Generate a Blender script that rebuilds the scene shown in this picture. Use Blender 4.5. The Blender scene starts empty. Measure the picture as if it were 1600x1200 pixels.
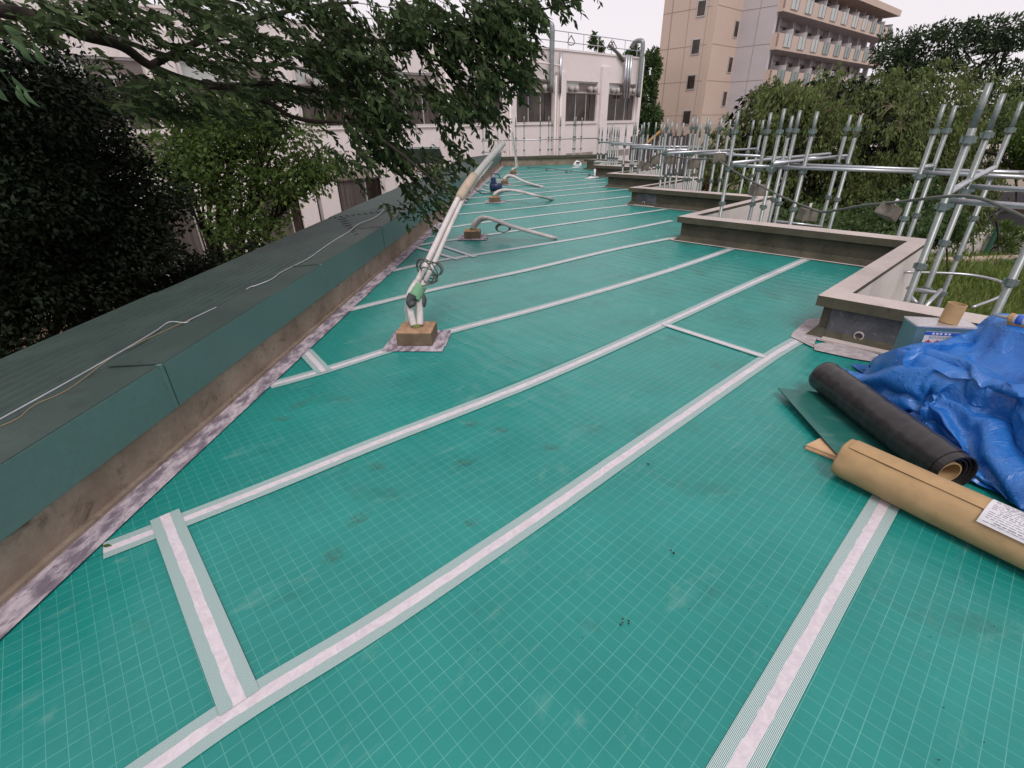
import bpy, bmesh, math, random
import numpy as np
from mathutils import Vector, Matrix, noise
R = math.radians
PI = math.pi
random.seed(7); RNG = np.random.default_rng(11)

# ------------------------------------------------------------------ camera, world, sun, exposure
F = 765.0; PITCH = R(28.2); ROLL = R(1.0); EYE = 1.6
scene = bpy.context.scene
COL = scene.collection
cam = bpy.data.cameras.new('camera'); camo = bpy.data.objects.new('camera', cam); COL.objects.link(camo)
cam.sensor_width = 36.0; cam.lens = F / 1600 * 36.0; cam.clip_start = 0.05; cam.clip_end = 2000
fwv = Vector((0, math.cos(PITCH), -math.sin(PITCH))); upv = Vector((0, math.sin(PITCH), math.cos(PITCH))); rtv = Vector((1, 0, 0))
cr, sr = math.cos(ROLL), math.sin(ROLL)
cx = rtv * cr - upv * sr; cy = rtv * sr + upv * cr
Mx = Matrix((cx, cy, -fwv)).transposed().to_4x4(); Mx.translation = Vector((0, 0, EYE))
camo.matrix_world = Mx
scene.camera = camo

world = bpy.data.worlds.new('World'); scene.world = world; world.use_nodes = True
wn = world.node_tree; wn.nodes.clear()
wo = wn.nodes.new('ShaderNodeOutputWorld'); wb = wn.nodes.new('ShaderNodeBackground')
sk = wn.nodes.new('ShaderNodeTexSky'); sk.sky_type = 'NISHITA'; sk.sun_disc = False
SUN_EL, SUN_AZ = R(56), R(172)
sk.sun_elevation = SUN_EL; sk.sun_rotation = SUN_AZ
hs = wn.nodes.new('ShaderNodeHueSaturation'); hs.inputs['Saturation'].default_value = 0.12
mxw = wn.nodes.new('ShaderNodeMix'); mxw.data_type = 'RGBA'; mxw.inputs[0].default_value = 0.8
wb.inputs['Strength'].default_value = 0.108
wn.links.new(sk.outputs[0], hs.inputs['Color']); wn.links.new(hs.outputs[0], mxw.inputs[6])
mxw.inputs[7].default_value = (7.3, 6.75, 7.15, 1)      # even cloud layer
wn.links.new(mxw.outputs[2], wb.inputs['Color']); wn.links.new(wb.outputs[0], wo.inputs[0])
sun = bpy.data.lights.new('sun', 'SUN'); sun.energy = 1.5; sun.angle = R(20); sun.color = (1, .95, .9)
suno = bpy.data.objects.new('sun', sun); COL.objects.link(suno)
sd = Vector((math.sin(SUN_AZ) * math.cos(SUN_EL), math.cos(SUN_AZ) * math.cos(SUN_EL), math.sin(SUN_EL)))
suno.rotation_euler = sd.to_track_quat('Z', 'Y').to_euler()
scene.view_settings.view_transform = 'Standard'; scene.view_settings.look = 'None'
scene.view_settings.exposure = 0.28; scene.view_settings.gamma = 1.0; scene.view_settings.use_curve_mapping = False
scene.render.engine = 'CYCLES'
scene.cycles.max_bounces = 6; scene.cycles.transparent_max_bounces = 8

# ------------------------------------------------------------------ surveying helpers (photo pixel -> world)
C0 = Vector((0, 0, EYE))
def ray(u, v):
    x = (u - 800) / F; y = -(v - 600) / F
    return fwv + rtv * (cr * x + sr * y) + upv * (-sr * x + cr * y)
def P(u, v, z=0.0):
    d = ray(u, v); return C0 + d * ((z - EYE) / d.z)
def PY(u, v, Y):
    d = ray(u, v); return C0 + d * (Y / d.y)
def on_plane(u, v, p0, n):
    d = ray(u, v); return C0 + d * ((p0 - C0).dot(n) / d.dot(n))
ANG = R(41.6)
A = Vector((math.cos(ANG), math.sin(ANG), 0)); B = Vector((A.y, -A.x, 0)); Z = Vector((0, 0, 1))

# ------------------------------------------------------------------ materials
def new_mat(name):
    m = bpy.data.materials.new(name); m.use_nodes = True
    return m, m.node_tree, m.node_tree.nodes['Principled BSDF']
def nd(t, kind, **kw):
    n = t.nodes.new(kind)
    for k, v in kw.items():
        if k in n.inputs: n.inputs[k].default_value = v
        else: setattr(n, k, v)
    return n
def coord(t, kind='Object'):
    return t.nodes.new('ShaderNodeTexCoord').outputs[kind]
def noise_n(t, vec, scale, detail=4, rough=.55, dist=0):
    n = nd(t, 'ShaderNodeTexNoise', Scale=scale, Detail=detail, Roughness=rough, Distortion=dist)
    t.links.new(vec, n.inputs['Vector']); return n.outputs['Fac']
def ramp(t, fac, stops):
    r = t.nodes.new('ShaderNodeValToRGB'); e = r.color_ramp.elements
    while len(e) < len(stops): e.new(.5)
    for i, (p, c) in enumerate(stops):
        e[i].position = p; e[i].color = (*c, 1) if len(c) == 3 else c
    t.links.new(fac, r.inputs[0]); return r.outputs[0]
def rampf(t, fac, a, b, lo=0., hi=1.):
    m = nd(t, 'ShaderNodeMapRange'); m.inputs[1].default_value = a; m.inputs[2].default_value = b
    m.inputs[3].default_value = lo; m.inputs[4].default_value = hi
    t.links.new(fac, m.inputs[0]); return m.outputs[0]
def mix(t, fac, a, b, mode='MIX'):
    m = t.nodes.new('ShaderNodeMix'); m.data_type = 'RGBA'; m.blend_type = mode
    for val, inp in ((fac, 0), (a, 6), (b, 7)):
        if isinstance(val, (int, float)): m.inputs[inp].default_value = val
        elif isinstance(val, tuple): m.inputs[inp].default_value = (*val, 1)
        else: t.links.new(val, m.inputs[inp])
    return m.outputs[2]
def math_n(t, op, a, b=None):
    m = t.nodes.new('ShaderNodeMath'); m.operation = op
    for val, i in ((a, 0), (b, 1)):
        if val is None: continue
        if isinstance(val, (int, float)): m.inputs[i].default_value = val
        else: t.links.new(val, m.inputs[i])
    return m.outputs[0]
def bump(t, bs, h, strength=.3, dist=.01):
    b = nd(t, 'ShaderNodeBump', Strength=strength, Distance=dist)
    t.links.new(h, b.inputs['Height']); t.links.new(b.outputs[0], bs.inputs['Normal'])
def mottled(name, c1, c2, scale=3, rough=.85, bs=.25, fine=40, c3=None, spec=.3, metal=0, stretch=None, kind='Object', lo=.35, hi=.65):
    m, t, b = new_mat(name)
    v = coord(t, kind)
    if stretch:
        mp = nd(t, 'ShaderNodeMapping'); mp.inputs['Scale'].default_value = stretch
        t.links.new(v, mp.inputs[0]); v = mp.outputs[0]
    n1 = noise_n(t, v, scale, 6, .6)
    col = ramp(t, n1, [(lo, c1), (hi, c2)])
    n2 = noise_n(t, v, fine, 3, .6)
    if c3: col = mix(t, rampf(t, noise_n(t, v, scale * 2.7, 5, .7, .6), .55, .72), col, c3)
    col = mix(t, rampf(t, n2, .3, .7, 0, .25), col, tuple(x * .55 for x in c1))
    t.links.new(col, b.inputs['Base Color'])
    b.inputs['Roughness'].default_value = rough; b.inputs['Specular IOR Level'].default_value = spec
    b.inputs['Metallic'].default_value = metal
    if bs: bump(t, b, n2, bs, .006)
    return m
M = {}
M['coping'] = mottled('coping_concrete', (.46, .395, .37), (.54, .47, .445), 2.2, .9, .15, 60, (.38, .32, .30))
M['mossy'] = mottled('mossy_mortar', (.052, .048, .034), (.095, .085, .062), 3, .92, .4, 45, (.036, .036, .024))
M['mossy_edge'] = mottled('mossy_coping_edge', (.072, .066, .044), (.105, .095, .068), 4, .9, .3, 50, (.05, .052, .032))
M['leftwall'] = mottled('stained_mortar', (.205, .155, .115), (.33, .265, .21), 2.6, .93, .5, 38, (.12, .095, .072))
M['wallgrey'] = mottled('grey_sealant_patch', (.06, .062, .07), (.11, .113, .125), 5, .7, .3, 30, (.20, .20, .215))
M['fleece'] = mottled('primer_fleece', (.17, .14, .175), (.50, .43, .475), 17, .9, .3, 60, (.10, .08, .11), stretch=(1, .45, 1), lo=.40, hi=.58)
M['skirt'] = mottled('pale_primer', (.30, .26, .27), (.50, .45, .46), 14, .9, .3, 60, (.22, .19, .20))
M['tile_wall'] = mottled('speckled_wall_coating', (.60, .55, .53), (.68, .63, .61), 1.5, .85, .25, 70)
M['fascia'] = mottled('green_steel_fascia', (.080, .150, .140), (.090, .168, .157), 1.2, .42, 0, 30, spec=.4)
M['roofsheet'] = mottled('green_roof_sheet', (.026, .046, .040), (.040, .066, .057), 2.5, .55, .1, 60, (.026, .036, .033), spec=.3)
M['wire'] = mottled('silver_wire', (.5, .5, .55), (.6, .6, .65), 9, .35, 0, metal=.5)
M['galv'] = mottled('galvanised_pipe', (.215, .24, .235), (.30, .325, .32), 6, .42, .05, 60, (.16, .19, .185), metal=.55, spec=.5)
M['galv_dark'] = mottled('galvanised_clamp', (.14, .19, .18), (.22, .27, .26), 8, .5, .1, 60, metal=.5)
M['galv_bright'] = mottled('galvanised_rail', (.42, .43, .46), (.54, .55, .58), 6, .33, .03, 60, metal=.8, spec=.5)
M['kraft'] = mottled('kraft_paper', (.37, .235, .115), (.43, .285, .15), 2, .6, .3, 14, (.34, .22, .11))
M['kraft_in'] = mottled('cardboard', (.40, .25, .12), (.48, .32, .17), 3, .8, .1, 30)
M['board'] = mottled('brown_card_board', (.48, .30, .17), (.55, .36, .21), 2, .8, .1, 30)
M['foam'] = mottled('pale_pipe_lagging', (.52, .47, .46), (.64, .58, .57), 8, .6, .3, 40, (.42, .38, .37))
M['conduit'] = mottled('grey_conduit', (.33, .335, .32), (.42, .425, .41), 3, .5, .05, 40)
M['greentape'] = mottled('green_tape', (.13, .30, .17), (.2, .38, .23), 10, .6, .2, 40)
M['tantape'] = mottled('tan_tape', (.38, .30, .23), (.46, .37, .29), 10, .6, .3, 30)
M['sealgreen'] = mottled('olive_sealant', (.17, .20, .075), (.23, .25, .1), 12, .6, .2, 40)
M['blacktape'] = mottled('dark_net_wrap', (.03, .032, .035), (.09, .10, .10), 20, .6, .5, 60)
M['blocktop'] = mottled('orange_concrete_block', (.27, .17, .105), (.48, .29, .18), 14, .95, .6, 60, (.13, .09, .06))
M['blockside'] = mottled('weathered_shaded_concrete', (.115, .083, .055), (.18, .135, .095), 7, .95, .5, 50)  # weathered block sides, darker than the top: shading put into the colour
M['weight'] = mottled('weathered_weight_concrete', (.12, .105, .085), (.20, .175, .145), 9, .95, .5, 50, (.075, .066, .05))
M['black_cable'] = mottled('grey_black_cable', (.09, .09, .08), (.13, .13, .115), 9, .5, .1)
M['cable'] = mottled('black_cord', (.05, .055, .06), (.08, .085, .09), 9, .5, 0)
M['facade'] = mottled('white_facade_paint', (.74, .67, .655), (.79, .72, .705), .5, .85, .08, 14, (.66, .58, .56))
M['facade_dirty'] = mottled('facade_base_concrete', (.28, .23, .2), (.42, .36, .32), 1.5, .9, .1, 14)
M['tower_tan'] = mottled('tan_tile_wall', (.58, .445, .375), (.61, .475, .40), .3, .8, 0, 12)
M['tower_white'] = mottled('grey_white_tile_wall', (.52, .48, .50), (.56, .52, .54), .3, .8, 0, 12)
M['joint'] = mottled('wall_joint', (.32, .24, .20), (.35, .27, .22), 1, .9, 0)
M['frame'] = mottled('aluminium_frame', (.50, .48, .47), (.56, .54, .53), 3, .4, 0, metal=.3)
M['framedark'] = mottled('dark_frame', (.16, .13, .12), (.2, .17, .15), 3, .5, 0)
M['shade'] = mottled('room_interior', (.05, .04, .035), (.09, .072, .06), .8, .9, 0)
M['curtain'] = mottled('grey_curtain', (.07, .058, .052), (.14, .12, .11), 1.5, .9, 0, 10, stretch=(9, 9, .3))
M['acbox'] = mottled('grey_hood', (.40, .36, .34), (.48, .44, .42), 3, .6, 0)
M['white'] = mottled('white_plastic', (.72, .68, .70), (.8, .76, .78), 5, .5, .05)
M['charcoal'] = mottled('charcoal_panel', (.05, .045, .05), (.075, .068, .075), 1, .7, 0, 12)
M['bark'] = mottled('bark', (.022, .017, .014), (.042, .033, .026), 8, .95, .6, 30)
M['bark_light'] = mottled('grey_bark', (.16, .115, .085), (.24, .18, .14), 8, .95, .5, 30)
M['soil'] = mottled('ground_soil', (.10, .07, .045), (.16, .12, .08), .6, .95, .4, 8, (.05, .07, .03))
M['asphalt'] = mottled('asphalt', (.06, .058, .058), (.09, .086, .086), .5, .9, .2, 40)
M['pavewhite'] = mottled('pale_concrete', (.50, .45, .43), (.60, .55, .53), 1, .9, .1, 20)
M['beige'] = mottled('beige_wall', (.42, .35, .29), (.5, .42, .36), .6, .85, 0, 20)
M['carblack'] = mottled('dark_car_paint', (.03, .03, .035), (.04, .04, .045), 1, .25, 0, spec=.6)
M['carwhite'] = mottled('white_car_paint', (.68, .68, .7), (.74, .74, .76), 1, .25, 0, spec=.6)
M['tyre'] = mottled('rubber', (.02, .02, .02), (.03, .03, .03), 5, .8, .1)
M['red'] = mottled('red_print', (.45, .05, .05), (.5, .06, .06), 5, .6, 0)
M['bluepaint'] = mottled('blue_print', (.03, .09, .42), (.04, .11, .48), 5, .5, 0)
M['tin'] = mottled('tin_side_paint', (.10, .19, .22), (.14, .24, .27), 5, .35, 0, metal=.3)
M['tinlid'] = mottled('tin_lid', (.62, .58, .6), (.72, .68, .7), 5, .25, .1, 10, metal=.7)
M['label'] = mottled('paper_label', (.62, .6, .64), (.68, .66, .7), 5, .7, 0)
M['ink'] = mottled('ink', (.2, .2, .24), (.26, .26, .3), 5, .7, 0)
M['toolblue'] = mottled('dark_blue_tool', (.015, .025, .07), (.03, .05, .12), 8, .4, .2)
M['orange'] = mottled('orange_gun_frame', (.42, .22, .06), (.48, .27, .09), 8, .5, 0)
M['netgreen'] = mottled('dark_green_post', (.02, .08, .05), (.03, .11, .07), 8, .6, 0)
M['balglass'] = mottled('pale_balcony_glass', (.42, .44, .43), (.5, .52, .5), 2, .25, 0, spec=.5)
M['balglassg'] = mottled('green_balcony_glass', (.15, .20, .185), (.19, .245, .225), 2, .25, 0, spec=.5)
M['redleaf'] = None

def glass_mat():
    m, t, b = new_mat('window_glass')
    b.inputs['Base Color'].default_value = (.075, .06, .05, 1); b.inputs['Roughness'].default_value = .08
    b.inputs['Specular IOR Level'].default_value = .35
    v = coord(t); n = noise_n(t, v, .9, 3, .5)
    t.links.new(ramp(t, n, [(.35, (.022, .017, .014)), (.6, (.07, .053, .043))]), b.inputs['Base Color'])
    return m
M['glass'] = glass_mat()

def sheet_mat(name='membrane_green', grid=True, base1=(.004, .175, .152), base2=(.012, .238, .208)):
    m, t, b = new_mat(name)
    v = coord(t)
    sx = nd(t, 'ShaderNodeSeparateXYZ'); t.links.new(v, sx.inputs[0])
    wnz = noise_n(t, v, 1.3, 5, .6)
    col = ramp(t, wnz, [(.3, base1), (.7, base2)])
    st = nd(t, 'ShaderNodeMapping'); st.inputs['Scale'].default_value = (1.0, 2.6, 1); t.links.new(v, st.inputs[0])
    scuff = noise_n(t, st.outputs[0], 3.2, 8, .72, .8)
    col = mix(t, rampf(t, scuff, .56, .76, 0, .38), col, (.20, .35, .32))           # dusty scuffs
    dk = noise_n(t, v, 2.3, 7, .68, .3)
    col = mix(t, rampf(t, dk, .56, .72, 0, .6), col, (.012, .105, .078))            # darker damp marks
    spot = noise_n(t, v, 26, 2, .5)
    msk = rampf(t, noise_n(t, v, 1.1, 2, .5), .62, .70)
    col = mix(t, math_n(t, 'MULTIPLY', rampf(t, spot, .55, .62, 0, .55), msk), col, (.07, .11, .07))   # foot prints
    if grid:
        wob = noise_n(t, v, 2.0, 2, .5)
        line = None
        for o, w in ((sx.outputs[0], .00085), (sx.outputs[1], .0011)):
            o2 = math_n(t, 'ADD', o, math_n(t, 'MULTIPLY', math_n(t, 'SUBTRACT', wob, .5), .006))
            f = math_n(t, 'FRACT', math_n(t, 'MULTIPLY', o2, 20.0))
            d = math_n(t, 'ABSOLUTE', math_n(t, 'SUBTRACT', f, .5))
            l = math_n(t, 'LESS_THAN', d, w * 20)
            line = l if line is None else math_n(t, 'MAXIMUM', line, l)
        amt = math_n(t, 'MULTIPLY', line, rampf(t, noise_n(t, v, 4, 3, .6), .25, .6, .16, .50))
        col = mix(t, amt, col, (.17, .46, .41))
    t.links.new(col, b.inputs['Base Color'])
    t.links.new(rampf(t, scuff, .3, .8, .25, .48), b.inputs['Roughness'])
    b.inputs['Specular IOR Level'].default_value = .5
    b.inputs['Sheen Weight'].default_value = .03; b.inputs['Sheen Roughness'].default_value = .4; b.inputs['Sheen Tint'].default_value = (.9, .95, .93, 1)
    wv = nd(t, 'ShaderNodeTexWave', Scale=2.2, Distortion=6.0, Detail=3.0); wv.bands_direction = 'X'
    t.links.new(v, wv.inputs['Vector'])
    h = math_n(t, 'ADD', math_n(t, 'MULTIPLY', wv.outputs['Fac'], .5), noise_n(t, v, 5, 4, .6))
    bump(t, b, h, .30, .012)
    return m
M['sheet'] = sheet_mat()
M['sheet_plain'] = sheet_mat('membrane_offcut', False, (.012, .105, .088), (.016, .125, .105))

def tape_mat(name, style):
    m, t, b = new_mat(name)
    uv = nd(t, 'ShaderNodeUVMap'); uv.uv_map = 'UVMap'
    sx = nd(t, 'ShaderNodeSeparateXYZ'); t.links.new(uv.outputs[0], sx.inputs[0])
    u, v = sx.outputs[0], sx.outputs[1]          # metres along, metres across
    ov = coord(t)
    mott = noise_n(t, ov, 22, 5, .7, 1.2)
    centre = ramp(t, mott, [(.35, (.50, .44, .48)), (.6, (.60, .545, .58))])
    fx = math_n(t, 'FRACT', math_n(t, 'MULTIPLY', v, 250.0 if style else 330.))
    lx = math_n(t, 'LESS_THAN', fx, .52 if style else .50)
    if style: pat = lx
    else:
        fy = math_n(t, 'FRACT', math_n(t, 'MULTIPLY', u, 330.0))
        pat = math_n(t, 'MAXIMUM', math_n(t, 'MULTIPLY', lx, .75), math_n(t, 'MULTIPLY', math_n(t, 'LESS_THAN', fy, .4), .5))
    mesh = mix(t, pat, (.03, .19, .175), (.56, .585, .585))
    wob = math_n(t, 'MULTIPLY', math_n(t, 'SUBTRACT', noise_n(t, ov, 7, 3, .6), .5), .012)
    dv = math_n(t, 'ABSOLUTE', math_n(t, 'ADD', v, wob))
    inside = math_n(t, 'LESS_THAN', dv, .019)
    col = mix(t, inside, mesh, centre)
    dirt = noise_n(t, ov, 3, 5, .6)
    col = mix(t, rampf(t, dirt, .55, .8, 0, .3), col, (.35, .34, .33))
    t.links.new(col, b.inputs['Base Color']); b.inputs['Roughness'].default_value = .6
    b.inputs['Specular IOR Level'].default_value = .3
    return m
M['tape'] = tape_mat('mesh_tape', 0); M['tapeline'] = tape_mat('lined_tape', 1)

def leaf_mat(name, dark, light, trans=.35, rough=.5):
    m, t, b = new_mat(name)
    g = t.nodes.new('ShaderNodeNewGeometry')
    ob = coord(t); n = noise_n(t, ob, 1.1, 3, .6)
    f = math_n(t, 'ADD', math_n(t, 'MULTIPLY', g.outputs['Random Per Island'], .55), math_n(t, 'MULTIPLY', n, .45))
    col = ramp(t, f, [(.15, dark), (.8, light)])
    t.links.new(col, b.inputs['Base Color']); b.inputs['Roughness'].default_value = rough
    b.inputs['Specular IOR Level'].default_value = .15
    tr = t.nodes.new('ShaderNodeBsdfTranslucent'); ms = t.nodes.new('ShaderNodeMixShader'); ms.inputs[0].default_value = trans
    col2 = mix(t, .5, col, tuple(min(1, x * 1.7) for x in light)); t.links.new(col2, tr.inputs[0])
    out = t.nodes['Material Output']
    t.links.new(b.outputs[0], ms.inputs[1]); t.links.new(tr.outputs[0], ms.inputs[2]); t.links.new(ms.outputs[0], out.inputs[0])
    return m
M['leaf_over'] = leaf_mat('overhanging_leaf', (.014, .027, .010), (.058, .088, .032), .22, .6)
M['leaf_near'] = leaf_mat('near_leaf', (.05, .09, .04), (.10, .16, .08), .3)
M['leaf_lime'] = leaf_mat('yellow_green_leaf', (.020, .040, .010), (.12, .185, .042), .32)
M['leaf_maple'] = leaf_mat('maple_leaf', (.014, .026, .008), (.10, .155, .038), .28)
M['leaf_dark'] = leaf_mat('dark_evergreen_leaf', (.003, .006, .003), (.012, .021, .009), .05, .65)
M['leaf_weep'] = leaf_mat('weeping_leaf', (.040, .054, .018), (.145, .190, .060), .25)
M['leaf_pine'] = leaf_mat('conifer_leaf', (.018, .032, .018), (.06, .09, .042), .2)
M['leaf_back'] = leaf_mat('background_leaf', (.03, .055, .022), (.09, .14, .05), .25)
M['grass'] = leaf_mat('grass_blade', (.09, .15, .03), (.24, .30, .09), .35)
M['redleaf'] = leaf_mat('red_hedge_leaf', (.10, .045, .03), (.24, .12, .08), .3)

def tarp_mat():
    m, t, b = new_mat('blue_tarpaulin')
    v = coord(t)
    n1 = noise_n(t, v, 2.5, 6, .65, .5)
    col = ramp(t, n1, [(.3, (.007, .10, .38)), (.7, (.02, .16, .50))])
    dust = rampf(t, noise_n(t, v, 1.4, 4, .6), .55, .75, 0, .5)
    sx = nd(t, 'ShaderNodeSeparateXYZ'); t.links.new(v, sx.inputs[0])
    col = mix(t, dust, col, (.12, .26, .52))
    t.links.new(col, b.inputs['Base Color']); b.inputs['Roughness'].default_value = .33
    b.inputs['Specular IOR Level'].default_value = .6
    st = nd(t, 'ShaderNodeMapping'); st.inputs['Scale'].default_value = (1, 2.2, 1.6); st.inputs['Rotation'].default_value = (0, 0, R(25)); t.links.new(v, st.inputs[0])
    w = nd(t, 'ShaderNodeTexNoise', Scale=9.0, Detail=4.0, Roughness=.6, Distortion=1.2)
    t.links.new(st.outputs[0], w.inputs['Vector'])
    rd = math_n(t, 'ABSOLUTE', math_n(t, 'SUBTRACT', w.outputs['Fac'], .5))
    bump(t, b, rd, .5, .03)
    return m
M['tarp'] = tarp_mat()
def black_roll_mat():
    m, t, b = new_mat('black_membrane_back')
    v = coord(t); sx = nd(t, 'ShaderNodeSeparateXYZ'); t.links.new(v, sx.inputs[0])
    band = math_n(t, 'SINE', math_n(t, 'MULTIPLY', math_n(t, 'ADD', sx.outputs[0], math_n(t, 'MULTIPLY', noise_n(t, v, 4, 3, .6), .05)), 95.0))
    n = noise_n(t, v, 12, 4, .6)
    f = math_n(t, 'ADD', rampf(t, band, -.2, 1, 0, .08), math_n(t, 'MULTIPLY', n, .6))
    t.links.new(ramp(t, f, [(.2, (.016, .014, .015)), (.9, (.06, .053, .056))]), b.inputs['Base Color'])
    b.inputs['Roughness'].default_value = .26; bump(t, b, f, .12, .01)
    return m
M['blackroll'] = black_roll_mat()

# ------------------------------------------------------------------ mesh builder
class MB:
    def __init__(s): s.v = []; s.f = []; s.m = []; s.uv = {}
    def box(s, c, size, ax=None, mi=0):
        ax = ax or (Vector((1, 0, 0)), Vector((0, 1, 0)), Z)
        c = Vector(c); h = [x / 2 for x in size]; n = len(s.v)
        for dz in (-1, 1):
            for dx, dy in ((-1, -1), (1, -1), (1, 1), (-1, 1)):
                s.v.append(c + ax[0] * (dx * h[0]) + ax[1] * (dy * h[1]) + ax[2] * (dz * h[2]))
        for q in ((3, 2, 1, 0), (4, 5, 6, 7), (0, 1, 5, 4), (1, 2, 6, 5), (2, 3, 7, 6), (3, 0, 4, 7)):
            s.f.append([n + i for i in q]); s.m.append(mi)
        return s
    def b2(s, p, q, mi=0):
        p, q = Vector(p), Vector(q); return s.box((p + q) / 2, [abs(q[i] - p[i]) for i in range(3)], mi=mi)
    def prism(s, bot, top, mi=0, mtop=None):
        n = len(s.v); k = len(bot)
        s.v += [Vector(x) for x in bot] + [Vector(x) for x in top]
        s.f.append([n + i for i in reversed(range(k))]); s.m.append(mi)
        s.f.append([n + k + i for i in range(k)]); s.m.append(mi if mtop is None else mtop)
        for i in range(k):
            j = (i + 1) % k; s.f.append([n + i, n + j, n + k + j, n + k + i]); s.m.append(mi)
        return s
    def tube(s, pts, r, seg=8, mi=0, cap=True):
        pts = [Vector(p) for p in pts]; n = len(s.v)
        rs = r if isinstance(r, (list, tuple)) else [r] * len(pts)
        t0 = (pts[1] - pts[0]).normalized(); x = t0.orthogonal().normalized()
        for i, p in enumerate(pts):
            t = ((pts[min(i + 1, len(pts) - 1)]) - pts[max(i - 1, 0)]).normalized()
            x = (x - t * x.dot(t)).normalized(); y = t.cross(x)
            for k in range(seg):
                a = 2 * PI * k / seg; s.v.append(p + (x * math.cos(a) + y * math.sin(a)) * rs[i])
        for i in range(len(pts) - 1):
            for k in range(seg):
                a, b_ = n + i * seg + k, n + i * seg + (k + 1) % seg
                s.f.append([a, b_, b_ + seg, a + seg]); s.m.append(mi)
        if cap:
            s.f.append([n + k for k in reversed(range(seg))]); s.m.append(mi)
            e = n + (len(pts) - 1) * seg; s.f.append([e + k for k in range(seg)]); s.m.append(mi)
        return s
    def ring(s, c, axis, r1, r2, h, seg=20, mi=0):       # hollow tube
        axis = axis.normalized(); x = axis.orthogonal().normalized(); y = axis.cross(x); n = len(s.v); c = Vector(c)
        for rr, hh in ((r1, 0), (r1, h), (r2, h), (r2, 0)):
            for k in range(seg):
                a = 2 * PI * k / seg; s.v.append(c + axis * hh + (x * math.cos(a) + y * math.sin(a)) * rr)
        for j in range(4):
            for k in range(seg):
                a, b_ = n + j * seg + k, n + j * seg + (k + 1) % seg; c2 = n + ((j + 1) % 4) * seg
                s.f.append([a, b_, c2 + (k + 1) % seg, c2 + k]); s.m.append(mi)
        return s
    def quad(s, *p, mi=0):
        n = len(s.v); s.v += [Vector(x) for x in p]; s.f.append(list(range(n, n + len(p)))); s.m.append(mi); return s
    def build(s, name, mats, parent=None, smooth=False, bevel=0, **tags):
        me = bpy.data.meshes.new(name); me.from_pydata([tuple(v) for v in s.v], [], s.f)
        mats = mats if isinstance(mats, (list, tuple)) else [mats]
        for m in mats: me.materials.append(M[m] if isinstance(m, str) else m)
        if len(mats) > 1: me.polygons.foreach_set('material_index', s.m)
        if smooth: me.polygons.foreach_set('use_smooth', [True] * len(me.polygons))
        o = bpy.data.objects.new(name, me); COL.objects.link(o)
        if parent: o.parent = parent
        if smooth == 'auto': pass
        if bevel:
            bm = bmesh.new(); bm.from_mesh(me)
            bmesh.ops.bevel(bm, geom=[e for e in bm.edges], offset=bevel, segments=2, affect='EDGES', profile=.6)
            bm.to_mesh(me); bm.free()
        tag(o, **tags); return o
def tag(o, label=None, cat=None, group=None, kind=None):
    if label: o['label'] = label
    if cat: o['category'] = cat
    if group: o['group'] = group
    if kind: o['kind'] = kind
    return o
def thing(name, label, cat, loc=(0, 0, 0), rz=0, group=None):
    o = bpy.data.objects.new(name, None); COL.objects.link(o); o.location = loc; o.rotation_euler.z = rz
    o.empty_display_size = .2
    return tag(o, label, cat, group)
def np_mesh(name, V, Fc, mat, parent=None, smooth=False, **tags):
    me = bpy.data.meshes.new(name); V = np.asarray(V, np.float32); Fc = np.asarray(Fc, np.int32)
    me.vertices.add(len(V)); me.vertices.foreach_set('co', V.ravel())
    k = Fc.shape[1]; me.loops.add(Fc.size); me.loops.foreach_set('vertex_index', Fc.ravel())
    me.polygons.add(len(Fc)); me.polygons.foreach_set('loop_start', np.arange(0, Fc.size, k, dtype=np.int32))
    me.update(calc_edges=True)
    if smooth: me.polygons.foreach_set('use_smooth', [True] * len(Fc))
    me.materials.append(M[mat]); o = bpy.data.objects.new(name, me); COL.objects.link(o)
    if parent: o.parent = parent
    return tag(o, **tags)
def smooth_path(pts, n=8):
    pts = [Vector(p) for p in pts]; out = []
    for i in range(len(pts) - 1):
        p0 = pts[max(i - 1, 0)]; p1 = pts[i]; p2 = pts[i + 1]; p3 = pts[min(i + 2, len(pts) - 1)]
        for k in range(n):
            t = k / n
            out.append(.5 * ((2 * p1) + (p2 - p0) * t + (2 * p0 - 5 * p1 + 4 * p2 - p3) * t * t + (3 * p1 - p0 - 3 * p2 + p3) * t ** 3))
    out.append(pts[-1]); return out

# ------------------------------------------------------------------ plan of the roof
TY = [.12, 3.75, 7.43, 10.97, 14.15, 16.95, 19.7]; TX = [2.44, 2.45, 2.46, 2.52, 2.6, 2.68, 2.78]
TIP = [Vector((x, y, 0)) for x, y in zip(TX, TY)]
INN = []
for i in range(len(TIP) - 1):
    m_ = (TIP[i] + TIP[i + 1]) / 2; INN.append(m_ + Vector((2.0 * (TY[i + 1] - TY[i]) / 3.62, 0, 0)))
ZIG = [TIP[0]]
for i in range(len(INN)): ZIG += [INN[i], TIP[i + 1]]
ZIG.append(TIP[-1] + Vector((1.35, -1.2, 0)))
def lx(y, off=-2.0): return off + .0815 * (y - 1)
FARL, FARR = Vector((lx(21.7), 21.7, 0)), Vector((4.4, 22.4, 0))
def offset_path(path, d):        # to the right-hand (outer) side of the zigzag
    out = []
    for i, p in enumerate(path):
        ns = []
        if i > 0: t = (p - path[i - 1]).normalized(); ns.append(Vector((t.y, -t.x, 0)))
        if i < len(path) - 1: t = (path[i + 1] - p).normalized(); ns.append(Vector((t.y, -t.x, 0)))
        if len(ns) == 1: out.append(p + ns[0] * d)
        else:
            bis = (ns[0] + ns[1]).normalized(); out.append(p + bis * (d / max(.35, bis.dot(ns[0]))))
    return out

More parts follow.
